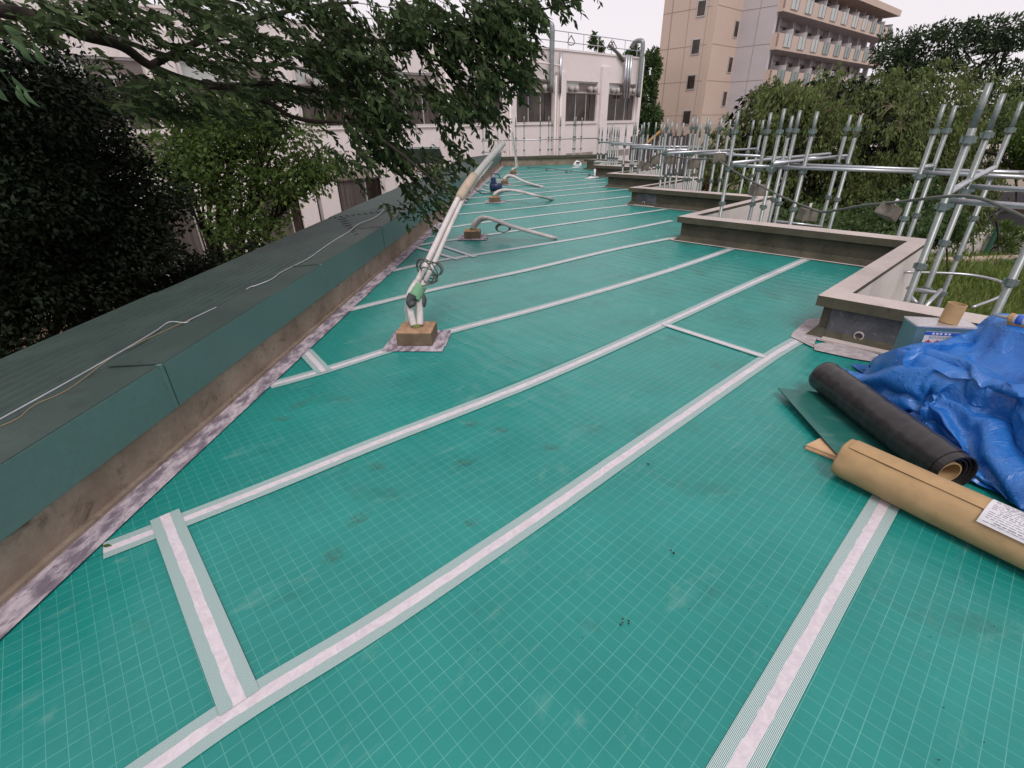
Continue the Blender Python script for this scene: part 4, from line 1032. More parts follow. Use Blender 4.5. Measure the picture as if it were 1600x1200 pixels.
# pilasters
for k in range(12):
    x = -.5 - 3.72 * k - 3.2; m_ = MB(); lb(m_, x - .34, x + .34, -.16, -.002, -3.8, 3.9 if k % 2 else 4.3); m_.build('pilaster', 'facade', wbld, bevel=.02)
m_ = MB(); lb(m_, -.30, .02, -.10, -.002, -3.8, RT); m_.build('corner_pier', 'facade', wbld)
wall_piece(XL, .06, RT + .002, RT + .09, -.05, .35, 'facade', 'parapet_cap')
for (x0, x1) in WX:
    m_ = MB(); lb(m_, x0 - .05, x1 + .05, -.06, -.002, 1.42, 1.50); m_.build('window_sill', 'facade', wbld)
    wn_ = MB()
    lb(wn_, x0, x1, .08, .14, 1.503, 1.56); lb(wn_, x0, x1, .08, .14, 2.96, 3.03); lb(wn_, x0, x1, .08, .14, 3.45, 3.517); lb(wn_, x0, x0 + .05, .081, .139, 1.56, 3.45); lb(wn_, x1 - .05, x1, .081, .139, 1.56, 3.45)
    L_ = (x1 - x0)
    for f in (1 / 3, 2 / 3): lb(wn_, x0 + L_ * f - .022, x0 + L_ * f + .022, .082, .138, 1.56, 2.96)
    wo_ = wn_.build('window', 'frame', wbld)
    for j in range(3):
        m_ = MB(); lb(m_, x0 + L_ * j / 3 + .03, x0 + L_ * (j + 1) / 3 - .03, .10, .11, 1.56, 2.96); m_.build('pane', 'glass', wo_)
    m_ = MB(); lb(m_, x0 + .05, x0 + L_ * .42, .10, .115, 3.03, 3.45); m_.build('transom_pane', 'balglass', wo_)
    m_ = MB(); lb(m_, x0 + L_ * .42, x1 - .05, .10, .115, 3.03, 3.45); m_.build('transom_panel', 'framedark', wo_)
    for (xa, xb) in ((x1 - .55, x1 - .05), (x0 + .1, x0 + .35)):
        m_ = MB(); nn = 8
        for i in range(nn): a1 = xa + (xb - xa) * i / nn; lb(m_, a1, a1 + (xb - xa) / nn * .8, .074 + .003 * (i % 2), .077 + .003 * (i % 2), 1.6, 2.94)
        m_.build('curtain', 'curtain', wo_)
for i, (x0, x1) in enumerate(LXW):
    wn_ = MB(); L_ = x1 - x0
    lb(wn_, x0, x1, .12, .18, -3.8, -3.7); lb(wn_, x0, x1, .12, .18, -.52, -.455)
    for f in (0, .5, 1): lb(wn_, x0 + L_ * f - .04 * (f > 0) - (.04 if f == 1 else 0), x0 + L_ * f + .05 * (f < 1), .121, .179, -3.7, -.52)
    wo_ = wn_.build('window', 'frame', wbld)
    for j in range(2):
        m_ = MB(); lb(m_, x0 + L_ * j / 2 + .05, x0 + L_ * (j + 1) / 2 - .05, .14, .15, -3.7, -.52); m_.build('pane', 'glass', wo_)
    if i < 3:
        m_ = MB()
        for q in range(20): lb(m_, x0 + .1 + q * .06, x0 + .16 + q * .06, .105 + .004 * (q % 2), .112 + .004 * (q % 2), -3.7, -.54)
        m_.build('curtain', 'curtain', wo_)
# exhaust hoods and ducts
def duct(x, z0, z1, r, hook=True, mat='galv'):
    m_ = MB(); y = -.18 - r
    if hook:
        pts = smooth_path([(x, .5, z1 + g0 - .12), (x, .25, z1 + g0 + .12), (x, y + .1, z1 + g0 + .12), (x, y, z1 + g0 - .15), (x, y, z1 + g0 - .6), (x, y, z0 + g0)], 5)
    else: pts = [(x, y, z1 + g0), (x, y, z0 + g0)]
    m_.tube(pts, r, 12); m_.build('duct', mat, wbld, smooth=True)
for k, (x0, x1) in enumerate(WX[:6]):
    for xx in ((x0 + .35, x0 + .75, x1 - .3, x1 - .75) if k < 4 else (x1 - .4, x0 + .5)):
        m_ = MB(); c_ = Vector((xx, -.02, 3.16 + g0)); m_.tube([c_ + Vector((0, .12, 0)), c_ + Vector((0, -.16, 0))], .12, 14); m_.tube([c_ + Vector((0, -.1, .13)), c_ + Vector((0, -.1, -.16))], [.08, .12], 12); m_.build('exhaust_hood', 'acbox', wbld, smooth=True)
    m_ = MB(); lb(m_, x0 + .05, x1 - .05, -.20, -.17, 2.90, 2.95); m_.build('pipe_rail', 'framedark', wbld)
duct(-5.0 - 3.62 + .18, 2.95, RT + .9, .13); duct(-7.75 + 0.05, 2.9, RT - .1, .08, False, 'galv_bright')
for k in range(3): duct(-2.05 + k * .24, 2.75, RT + .1, .075, False, 'galv_bright')
duct(-.62, 2.8, RT + .75, .13)
duct(-11.9, 3.0, RT - .9, .09, False, 'galv_bright')
for x in (-7.58, -8.0, -11.3, -15.1, -18.9):
    duct(x, -3.8, 3.9 if x > -7.8 else 3.7, .05, False, 'facade')
m_ = MB(); m_.tube([(-7.6, -.24, 4.45 - .3 + g0), (-11.0, -.24, 4.6 - .3 + g0)], .045, 8); m_.build('cross_pipe', 'facade', wbld)
rail = MB()
for zz in (.45, .9): rail.tube([(XL, .3, RT + zz + g0), (0, .3, RT + zz + g0)], .022, 6)
x = -.3
while x > -30: rail.tube([(x, .3, RT + g0), (x, .3, RT + .9 + g0)], .022, 6); x -= 1.25
rail.build('roof_railing', 'wire', wbld)
m_ = MB(); lb(m_, -8.2, -7.1, 4, 5.2, RT, RT + 1.45); m_.build('roof_shed', 'beige', wbld)
m_ = MB(); lb(m_, -7.05, -6.2, 3.9, 5.0, RT, RT + 1.55); m_.build('roof_tank', 'toolblue', wbld)
m_ = MB(); lb(m_, -9.0, -8.4, 4, 5.0, RT, RT + 1.1); m_.build('roof_unit', 'bluepaint', wbld)
m_ = MB()
for cx_ in (-6.4, -3.0, -2.75):
    m_.tube([Vector((cx_ + .22 * math.cos(a), .22 + .1 * math.sin(a * 2), RT + .55 + .22 * math.sin(a) + g0)) for a in [2 * PI * j / 12 for j in range(13)]], .025, 6)
m_.tube(smooth_path([(-3.3, .1, RT + .5 + g0), (-2.6, -.1, RT + .1 + g0), (-2.1, -.1, RT + g0 - .2)], 5), .09, 8); m_.build('coiled_roof_cable', 'black_cable', wbld)
# louvre on the left part
for k, x in enumerate((-27.9,)):
    m_ = MB()
    for i in range(7): lb(m_, x, x + 1.2, -.05, .0, .5 + i * .13, .57 + i * .13)
    m_.build('louvre', 'framedark', wbld)

# ------------------------------------------------------------------ tan tower with balconies
tc = PY(1037, 22.5, 56)
def tplane(u, v, p0, n): return on_plane(u, v, p0, n)
nA = A; nB = B
E0 = tplane(1023, 150, tc, nA); E0 = Vector((E0.x, E0.y, 0))
E1 = tplane(1101, 150, tc, nA); E1 = Vector((E1.x, E1.y, 0))
E2 = tplane(1138, 150, E1, nB); E2 = Vector((E2.x, E2.y, 0))
E3 = tplane(1188, 150, E2, nA); E3 = Vector((E3.x, E3.y, 0))
E4 = tplane(1374, 95, E3, nB); E4 = Vector((E4.x, E4.y, 0))
tb = thing('tower_block', 'tall tan and grey tiled dormitory block with stacked balconies', 'building', (E0.x, E0.y, GZ), ANG)
def loc(p): d = p - E0; return d.dot(A), -d.dot(B)       # local x along A, local y = -B
l1, l2, l3, l4 = loc(E1), loc(E2), loc(E3), loc(E4)
SH = 2.81; ZJ = [tplane(1037, v, tc, nA).z for v in (181, 133, 79, 22.5)]
SH = (ZJ[3] - ZJ[0]) / 3; Z0 = ZJ[0]
TOP = Z0 + SH * 4 + .75
ZB = [tplane(u, v, E3, nB).z for u, v in ((1205, 75),)][0]
def bx(name, mat, x0, x1, y0, y1, z0, z1, parent=None, **k): m_ = MB(); m_.b2((x0, y0, z0 + g0), (x1, y1, z1 + g0)); return m_.build(name, mat, parent or tb, **k)
# y1<y0 means towards the camera: E1 has y = l1[1] (negative)
bx('stair_tower', 'tower_tan', 0, 9, l1[1], 0, -3.8, TOP + 3)
bx('stair_wing', 'tower_tan', -.02 + l1[0], l2[0] + .0, l1[1] + .001, l1[1] + .5, -3.8, TOP + 2.99)
bx('grey_end_wall', 'tower_white', l2[0], l2[0] + .45, l3[1], l1[1] - .002, -3.8, TOP + 1.2)
bx('main_block', 'tower_white', l2[0] + .3, l4[0] - 2, l3[1] + 1.55, -.4, -3.8, ZB + SH * 2 - .5)
for k in range(-2, 5):
    z = Z0 + SH * k
    bx('wall_joint', 'joint', -.012, -.004, l1[1], 0, z - .02, z + .02)
    bx('wall_joint', 'joint', l1[0] - .0, l2[0], l1[1] - .012, l1[1] - .004, z - .02, z + .02)
    bx('wall_joint', 'joint', l2[0] - .012, l2[0] - .004, l3[1], l2[1], z - .02, z + .02)
for y in (l1[1] * .17, l1[1] * .50, l1[1] * .84): bx('wall_joint', 'joint', -.011, -.003, y - (.06 if y > l1[1] * .3 else .018), y + .018, -3.8, TOP + 3)
for f in (.52,): y = l2[1] + (l3[1] - l2[1]) * f; bx('wall_joint', 'joint', l2[0] - .011, l2[0] - .003, y - .02, y + .02, -3.8, TOP + 1)
def twin(x, y, z, w, h, axis):
    if axis == 'x':       # on the face looking along -x
        o_ = MB(); o_.b2((x - .05, y - w / 2 - .08, z - .08 + g0), (x - .013, y + w / 2 + .08, z + h + .08 + g0)); w_ = o_.build('window', 'frame', tb)
        o_ = MB(); o_.b2((x - .056, y - w / 2, z + g0), (x - .051, y + w / 2, z + h + g0)); o_.build('pane', 'glass', w_)
    else:
        o_ = MB(); o_.b2((x - w / 2 - .08, y - .05, z - .08 + g0), (x + w / 2 + .08, y - .013, z + h + .08 + g0)); w_ = o_.build('window', 'frame', tb)
        o_ = MB(); o_.b2((x - w / 2, y - .056, z + g0), (x + w / 2, y - .051, z + h + g0)); o_.build('pane', 'glass', w_)
for (u, v) in ((1073, 184), (1080, 129), (1087.5, 73.5), (1096.5, 13.5)):
    p = tplane(u, v, E0, nA); l = loc(Vector((p.x, p.y, 0))); twin(0, l[1], p.z - .5, .72, 1.05, 'x')
for (u, v) in ((1124, 203), (1131.5, 154), (1140.5, 101), (1150, 45)):
    p = tplane(u, v, E1, nB); l = loc(Vector((p.x, p.y, 0))); twin(l[0], l1[1], p.z - .6, .62, 1.15, 'y')
# balconies
YB = l3[1]; X0 = l3[0] + .25; X1 = l4[0]; NB = 10; BW = (X1 - X0) / NB
for s_ in range(-3, 2):
    zb = ZB + SH * s_ - .15
    if zb < -3.5: continue
    bx('balcony_slab', 'tower_tan', X0 - .15, X1, YB - .55, YB + 1.55, zb, zb + .2)
    bx('soffit', 'tower_white', X0 - .1, X1 - .05, YB - .45, YB + 1.5, zb - .02, zb - .002)
    bx('balcony_end', 'tower_tan', X0 - .15, X0 - .02, YB - .55, YB + .0, zb + .2, zb + 1.25)
    for k in range(NB):
        xa = X0 + k * BW; xb = xa + BW; xg = xa + BW * .36
        if s_ > -3:
            bx('balcony_wall', 'tower_tan', xa + (0 if k else -.15), xg, YB - .55, YB - .40, zb + .202, zb + 1.22)
            bx('balcony_wall', 'tower_tan', xg + BW * .46, xb - .003, YB - .55, YB - .40, zb + .202, zb + 1.22)
            bx('balcony_wall', 'tower_tan', xg + .002, xg + BW * .46 - .002, YB - .55, YB - .40, zb + .202, zb + .40)
            gm = 'balglass' if (s_ == 0 and k < 3) or (s_ == 1 and k < 7) else 'balglassg'
            gp_ = bx('glass_panel', gm, xg - .03, xg + BW * .46 + .03, YB - .62, YB - .56, zb + .26, zb + 1.25)
            bx('panel_bar', 'framedark', xg + BW * .23 - .03, xg + BW * .23 + .03, YB - .64, YB - .621, zb + .26, zb + 1.25, gp_)
            bx('panel_bar', 'framedark', xg + BW * .46 - .02, xg + BW * .46 + .035, YB - .64, YB - .621, zb + .26, zb + 1.25, gp_)
            bx('partition', 'white', xb - .05, xb + .0, YB - .38, YB + 1.0, zb + .21, zb + 1.75)
            bx('column', 'tower_white', xb - .25, xb + .2, YB + 1.0, YB + 1.54, zb + .202, zb + SH - .022)
            dr = bx('balcony_door', 'framedark', xa + .35, xb - .45, YB + 1.48, YB + 1.545, zb + .25, zb + 2.3)
            bx('pane', 'glass', xa + .42, xb - .52, YB + 1.47, YB + 1.479, zb + .32, zb + 2.2, dr)
            if k % 2: bx('ac_unit', 'acbox', xa + .5, xa + 1.2, YB + .9, YB + 1.25, zb + .2, zb + .85)
zt_ = ZB + SH * 2 + 2.6
bx('roof_slab', 'tower_tan', X0 - .3, X1 + .5, YB - .75, -.5, ZB + SH * 1 - .15 + SH - .25, ZB + SH * 1 - .15 + SH + .35)

# ------------------------------------------------------------------ grounds behind the scaffolding
def gthing(name, label, cat, mat, c, size, rz=0, z=None, partname='panel', **k):
    t = thing(name, label, cat, (c.x, c.y, GZ), rz); m_ = MB(); m_.b2((-size[0] / 2, -size[1] / 2, 0), (size[0] / 2, size[1] / 2, size[2])); m_.build(partname, mat, t, **k); return t
# dark panel fence
fa = PY(985, 215, 31); fb = PY(1133, 215, 33)
fd = (fb - fa); fd.z = 0; n_p = 14; ft = thing('dark_fence', 'dark charcoal panel fence between the white building and the tan tower', 'fence', (fa.x, fa.y, GZ), math.atan2(fd.y, fd.x))
wlen = fd.length / n_p
for k in range(n_p):
    m_ = MB(); zt = 1.6 + GZ * 0 - .75 - (.0 if k > 6 else 0); m_.b2((k * wlen + .04, -.03, .2), ((k + 1) * wlen - .04, .03, -GZ + .75 + .25 * noise.noise(Vector((k * .7, 0, 0)))))
    m_.build('fence_panel', 'charcoal', ft)
m_ = MB(); pa = PY(1003, 232, 31); pb = PY(1040, 198, 31.3); m_.tube([pa, PY(1020, 215, 31.2), pb], .07, 8); m_.build('yellow_pipe', 'orange', label='yellow inclined pipe above the dark fence', cat='pipe')
# low pale building roof and globe lamps
c = PY(1150, 232, 36); t = gthing('low_annex', 'low pale annex roof at the foot of the tan tower', 'building', 'beige', c, (11, 5, -GZ - 1.4), ANG + R(-90) * 0)
m_ = MB(); m_.b2((-5.7, -2.8, -GZ - 1.4), (5.7, 2.7, -GZ - 1.15)); m_.build('annex_roof', 'facade', t)
for k in range(5):
    m_ = MB(); m_.b2((-4.8 + k * 2, -2.56, .9), (-3.5 + k * 2, -2.51, 2.1)); m_.build('window', 'glass', t)
def globe(u, v, Yd, r, lab):
    p = PY(u, v, Yd); t = thing('globe_lamp', lab, 'lamp', (p.x, p.y, GZ), 0, 'white globe lamps')
    m_ = MB(); m_.tube([(0, 0, 0), (0, 0, p.z - GZ - r * .8)], .06, 8); m_.build('lamp_post', 'framedark', t)
    V = []; Fs = []
    for j in range(11):
        for i in range(18): f = PI * j / 10; a = 2 * PI * i / 18; V.append((r * math.sin(f) * math.cos(a), r * math.sin(f) * math.sin(a), p.z - GZ + r * math.cos(f)))
    for j in range(10):
        for i in range(18): a_, b_ = j * 18 + i, j * 18 + (i + 1) % 18; Fs.append((a_, a_ + 18, b_ + 18, b_))
    np_mesh('globe', V, Fs, 'white', t, smooth=True)
globe(1139, 220, 27, .22, 'small white globe lamp seen just above the long scaffold rail')
globe(1104, 259, 20, .30, 'larger white globe lamp lower down beside the red hedge')
# walls, sign, hedge
c = PY(1160, 285, 22); t = gthing('boundary_wall', 'beige rendered wall with a red and white sign behind the scaffolding', 'wall', 'beige', c, (5.2, .25, 3.3 + 1.9), R(15))
m_ = MB(); m_.b2((-1.15, -.14, 3.45), (-.75, -.127, 3.8)); sg = m_.build('sign_plate', 'white', t)
m_ = MB(); m_.tube([(-.95, -.141, 3.98), (-.95, -.15, 3.98)], .17, 20); m_.build('red_disc', 'red', sg)
m_ = MB(); m_.b2((-1.1, -.146, 2.9), (-.8, -.13, 3.4)); m_.build('sign_board', 'label', t)
c = PY(1062, 268, 19.5); gthing('low_wall', 'low beige wall below the dark fence', 'wall', 'beige', c, (3.4, .25, 2.45), R(-8))
c = PY(1560, 262, 26); t = gthing('far_low_building', 'low beige building with a dark band at the far right edge', 'building', 'beige', c + Vector((1.5, 3, 0)), (16, 6, 3.3), R(-10))
m_ = MB(); m_.b2((-8.3, -3.4, 3.3), (8.3, 3.2, 3.8)); m_.build('roof_edge', 'coping', t)
m_ = MB(); m_.b2((-8, -3.05, .9), (8, -3.005, 1.9)); m_.build('dark_band', 'charcoal', t)
# pale retaining wall and kerb, green posts
ra, rb = P(1405, 405, GZ), P(1640, 398, GZ); rd = rb - ra; rd.z = 0
t = thing('retaining_wall', 'low stained white retaining wall beyond the grass', 'wall', (ra.x, ra.y, GZ), math.atan2(rd.y, rd.x))
for k in range(8):
    L_ = rd.length / 8; m_ = MB(); m_.b2((k * L_ + .01, -.15, 0), ((k + 1) * L_ - .01, .15, 1.0)); m_.build('wall_block', 'pavewhite', t, bevel=.01)
m_ = MB(); m_.b2((0, -1.3, .0), (rd.length, -.9, .28)); m_.build('kerb', 'tantape', t)
for k, (u0, v0, u1, v1) in enumerate([(1535, 405, 1552, 375), (1590, 415, 1600, 388)]):
    m_ = MB(); a_ = P(u0, v0, GZ); m_.tube([a_, a_ + Vector((.1, 0, 1.3))], .09, 8); m_.build('green_post', 'netgreen', label=['dark green post standing in the grass by the white wall', 'dark green post at the far right edge by the white wall'][k], cat='post')
m_ = MB(); m_.tube([P(1532, 411, GZ) + Z * .15, P(1590, 416, GZ) + Z * .15], .07, 8); m_.build('green_rail', 'netgreen', label='low dark green rail between the two green posts', cat='rail')

# parked cars beyond the wall
def car(u, v, rz, body, label):
    p = P(u, v, GZ); t = thing('parked_car', label, 'car', (p.x, p.y, GZ), rz, 'cars parked beyond the white wall')
    prof = [(-2.1, .35), (-2.15, .75), (-1.9, .92), (-1.35, 1.0), (-.85, 1.42), (.6, 1.48), (1.35, 1.0), (2.0, .82), (2.15, .6), (2.1, .35)]
    m_ = MB(); m_.prism([(x, -.85, z) for x, z in prof], [(x, .85, z) for x, z in prof]); m_.build('car_body', body, t, bevel=.03)
    gl = [(-1.2, 1.02), (-.78, 1.36), (.55, 1.42), (1.15, 1.02)]
    for sy in (-1, 1):
        m_ = MB(); q_ = [(x, sy * .853, z) for x, z in gl]; r_ = [(x, sy * .858, z) for x, z in gl]; m_.prism(q_ if sy > 0 else q_, r_); m_.build('side_window', 'glass', t)
    m_ = MB(); m_.prism([(1.30, -.7, 1.05), (1.34, .7, 1.05), (.70, .66, 1.47), (.68, -.66, 1.47)], [(1.33, -.7, 1.07), (1.37, .7, 1.07), (.73, .66, 1.49), (.71, -.66, 1.49)]); m_.build('windscreen', 'glass', t)
    for x in (-1.35, 1.35):
        for sy in (-1, 1):
            m_ = MB(); m_.tube([(x, sy * .70, .33), (x, sy * .88, .33)], .33, 16); w_ = m_.build('wheel', 'tyre', t); m_ = MB(); m_.tube([(x, sy * .87, .33), (x, sy * .89, .33)], .2, 12); m_.build('rim', 'frame', w_)
    for sy in (-.6, .6):
        m_ = MB(); m_.b2((2.10, sy - .18, .62), (2.16, sy + .18, .76)); m_.build('headlight', 'label', t)
    return t
car(1560, 362, R(178), 'carblack', 'dark parked car half hidden behind the thick scaffold pole at the right')
car(1470, 352, R(170), 'carwhite', 'white parked car glimpsed between the branches left of the dark car')
car(1320, 398 - 14, R(160), 'carwhite', 'white parked car glimpsed low behind the weeping tree')

# ------------------------------------------------------------------ foliage
def leaf_cloud(name, pos, direc, size, mat, parent=None, wid=.42, fold=.25, roll=True, jitter=.35, **tg):
    """pos (n,3) leaf bases, direc (n,3) leaf axis; makes folded diamond leaves"""
    n = len(pos); d = direc + RNG.normal(0, jitter, (n, 3)); d /= np.linalg.norm(d, axis=1)[:, None]
    r = RNG.normal(0, 1, (n, 3)); s = np.cross(d, r); s /= np.linalg.norm(s, axis=1)[:, None] + 1e-9
    up = np.cross(s, d); L = (size * RNG.uniform(.65, 1.25, n))[:, None]
    w = L * wid / 2
    v0 = pos; v1 = pos + d * L * .45 + s * w + up * L * fold * .3; v2 = pos + d * L; v3 = pos + d * L * .45 - s * w + up * L * fold * .3
    V = np.stack([v0, v1, v2, v3], 1).reshape(-1, 3); i = np.arange(n)[:, None] * 4
    Fc = np.concatenate([np.hstack([i, i + 1, i + 2]), np.hstack([i, i + 2, i + 3])], 0)
    return np_mesh(name, V, Fc, mat, parent, **tg)
def rand_ball(n): 
    v = RNG.normal(0, 1, (n, 3)); v /= np.linalg.norm(v, axis=1)[:, None]; return v * RNG.uniform(0, 1, (n, 1)) ** (1 / 3)

# --- overhanging foreground tree
ot = thing('overhanging_tree', 'large dark leafy tree hanging over the left parapet and the top of the view', 'tree', (-6.2, 4.0, GZ))
OL = Vector(ot.location)
limbs = [
    ([(-40, 10, 4.6), (60, 28, 4.8), (130, 55, 5.0), (190, 72, 5.2), (235, 103, 5.4), (290, 125, 5.6), (350, 136, 5.8), (420, 130, 6.0), (480, 140, 6.2), (530, 150, 6.3)], .055, .018),
    ([(235, 103, 5.4), (300, 70, 5.7), (380, 36, 6.0), (430, 22, 6.2), (500, 8, 6.4), (560, 4, 6.6)], .035, .012),
    ([(350, 136, 5.8), (420, 160, 5.9), (450, 180, 5.9), (490, 190, 5.8), (530, 190, 5.6), (575, 205, 5.4), (620, 235, 5.2), (660, 268, 5.0), (700, 300, 4.9)], .028, .008),
    ([(530, 150, 6.3), (600, 90, 6.2), (660, 70, 6.1), (700, 45, 6.0), (760, 35, 5.9), (830, 20, 5.9), (900, 0, 6.0)], .024, .006),
    ([(560, 60, 6.3), (640, 70, 6.2), (680, 92, 6.1), (705, 122, 6.0), (740, 165, 5.9), (765, 200, 5.8)], .018, .005),
    ([(-30, -40, 4.5), (60, -30, 4.9), (200, -25, 5.2), (350, -20, 5.6), (500, -30, 6.0), (650, -30, 6.2), (780, -20, 6.3)], .05, .012),
    ([(110, 40, 4.9), (180, 60, 5.4), (300, 95, 6.4), (420, 100, 7.4), (520, 118, 8.0)], .03, .01),
]
wood = MB()
for pts, r0, r1 in limbs:
    P3 = [PY(*p) - OL for p in pts]; sp = smooth_path(P3, 5); n_ = len(sp); wood.tube(sp, [r0 + (r1 - r0) * i / (n_ - 1) for i in range(n_)], 7)
tr = smooth_path([Vector((0, 0, 0)), Vector((.1, .1, 2.2)), Vector((.0, .2, 4.4)), PY(-40, 10, 4.6) - OL], 6); wood.tube(tr, [.24 - .18 * i / (len(tr) - 1) for i in range(len(tr))], 10)
wood.build('trunk', 'bark', ot, smooth=True)
# foliage masses (u, v, ru, rv, Y, depth spread, sprays, droop)
blobs = [
    (40, 25, 90, 40, 4.6, .8, 30), (150, 15, 90, 40, 5.0, .8, 42), (260, 25, 90, 45, 5.3, .9, 60), (370, 30, 80, 40, 5.8, 1, 52), (470, 35, 90, 45, 6.1, 1, 75), (560, 45, 80, 50, 6.2, .9, 80),
    (200, 120, 70, 40, 5.2, .8, 30), (290, 115, 80, 45, 5.5, .9, 55), (380, 110, 80, 50, 5.9, 1, 65), (460, 110, 70, 45, 6.1, 1, 58), (540, 120, 60, 45, 6.2, .9, 60), (600, 105, 50, 50, 6.1, .8, 40),
    (250, 165, 60, 35, 5.4, .8, 24), (340, 175, 70, 35, 5.7, .9, 36), (430, 165, 60, 35, 5.9, .8, 34),
    (560, 180, 70, 45, 5.6, .7, 85), (620, 200, 65, 45, 5.4, .6, 95), (650, 160, 50, 40, 5.6, .7, 50), (600, 240, 60, 28, 5.2, .5, 60), (665, 250, 50, 30, 5.1, .5, 55), (700, 285, 42, 26, 4.95, .4, 42), (735, 245, 34, 22, 5.1, .4, 18), (650, 300, 36, 22, 4.95, .4, 26), (690, 335, 22, 22, 4.85, .3, 12), (716, 318, 22, 16, 4.9, .3, 9), (640, 335, 14, 20, 4.85, .2, 6), (733, 338, 8, 12, 4.85, .2, 2),
    (560, 265, 22, 14, 5.2, .3, 10), (592, 290, 18, 18, 5.1, .3, 8), (745, 218, 34, 14, 5.2, .3, 14), (775, 222, 12, 5, 5.2, .2, 3),
    (700, 25, 60, 30, 6.0, .8, 40), (770, 25, 55, 32, 5.9, .7, 55), (830, 15, 45, 22, 5.9, .6, 38), (885, 3, 50, 15, 6.0, .5, 24), (800, 60, 48, 32, 5.9, .6, 52), (835, 80, 30, 30, 5.8, .5, 26), (790, 110, 42, 30, 5.8, .5, 38), (740, 95, 40, 30, 5.9, .6, 36), (745, 140, 36, 32, 5.8, .5, 32), (795, 150, 38, 28, 5.8, .4, 34), (730, 185, 26, 22, 5.7, .4, 20), (785, 175, 24, 14, 5.8, .3, 14), (660, 60, 40, 40, 6.0, .8, 26), (690, 130, 30, 30, 5.9, .6, 16), (640, 20, 50, 30, 6.1, .8, 36), (715, 60, 40, 30, 6.0, .6, 26),
]
pos = []; dr_ = []; twig = MB()
pxs = lambda Yd: Yd * 1.03 / F
for (u, v, ru, rv, Yd, ds, ns) in blobs:
    if u > 590: Yd = max(Yd, 5.75); ds *= .7
    if v > 150: v -= 10; rv *= .9
    if u > 560: u -= 24
    if 300 < u < 560 and v > 90: ns *= .72
    ns = int(ns * (1.15 if v < 130 else .72 if v < 190 else .52)); ncl = max(2, ns // 5); cl = []
    for k in range(ncl):
        while True:
            a_, b_ = random.uniform(-1, 1), random.uniform(-1, 1)
            if a_ * a_ + b_ * b_ < 1: break
        cl.append((a_, b_, random.uniform(-ds, ds)))
    for k in range(ns):
        a_, b_, q0_ = cl[k % ncl]; a_ += random.gauss(0, 14) / ru; b_ += random.gauss(0, 9) / rv
        yy = Yd + q0_ * .8 + random.gauss(0, .12)
        p = PY(u + a_ * ru, v + b_ * rv, yy)
        d = Vector((random.uniform(.2, 1.0), random.uniform(-.6, .6), random.uniform(-.95, -.05))).normalized()
        if u < 500: d = Vector((random.uniform(.5, 1.0), random.uniform(-.5, .5), random.uniform(-.45, .15))).normalized()
        L_ = random.uniform(.18, .34); p = p - d * L_ * .5; nl = random.randint(9, 14)
        q_ = [p, p + d * L_ * .5 + Vector((0, 0, -.01)), p + d * L_ + Vector((0, 0, -.06))]
        if k % 2 == 0: twig.tube([x - OL for x in q_], [.004, .003, .0015], 4, cap=False)
        sd = d.cross(Z).normalized()
        for j in range(nl):
            f = (j + .5) / nl; b0 = p + d * L_ * f + Vector((0, 0, -.06 * f * f)); side = 1 if j % 2 else -1
            dd = d * .75 + sd * side * .75 + Vector((0, 0, -.35)); pos.append(b0 - OL); dr_.append(dd)
leaf_cloud('crown', np.array(pos), np.array(dr_), .098, 'leaf_over', ot, wid=.38, jitter=.38)
twig.build('twigs', 'bark', ot, kind='stuff')
# the few large leaves close to the lens at top left
t = thing('near_twig', 'pale green twig with large leaves close to the camera at the top left', 'twig', PY(-10, 100, 1.9))
tl = Vector(t.location); m_ = MB(); m_.tube(smooth_path([Vector((-.1, .0, .05)), Vector((0, 0, 0)), PY(20, 135, 1.95) - tl, PY(40, 150, 1.97) - tl], 4), .002, 5); m_.build('stem', 'leaf_near', t)
def one_leaf(a_, b_, w, name='leaf'):
    a_, b_ = a_ - tl, b_ - tl; d = b_ - a_; L_ = d.length; d.normalize(); s_ = d.cross(Vector((0, 1, .3))).normalized(); n_ = s_.cross(d)
    V = []; rows_ = [(0, .02), (.15, .6), (.35, 1), (.55, .92), (.75, .6), (.9, .26), (1, .01)]
    for f, k in rows_:
        c_ = a_ + d * L_ * f + n_ * (-.02 * math.sin(f * PI)); V += [c_ - s_ * w * k / 2 + n_ * .006 * k, c_, c_ + s_ * w * k / 2 + n_ * .006 * k]
    Fs = []
    for j in range(6): i = j * 3; Fs += [(i, i + 1, i + 4, i + 3), (i + 1, i + 2, i + 5, i + 4)]
    np_mesh(name, V, Fs, 'leaf_near', t, smooth=True)
for a_, b_, w in (((18, 118), (53, 143), .033), ((26, 132), (48, 168), .032), ((38, 138), (64, 168), .028), ((-8, 130), (14, 158), .05), ((-20, 92), (10, 110), .03), ((15, 60), (55, 84), .03), ((32, 68), (56, 98), .03), ((5, 40), (38, 52), .03), ((50, 62), (84, 100), .028), ((-12, 60), (22, 78), .03), ((56, 74), (74, 104), .026)):
    one_leaf(PY(*a_, 1.9 + random.uniform(-.05, .1)), PY(*b_, 1.95 + random.uniform(-.05, .1)), w * .8)

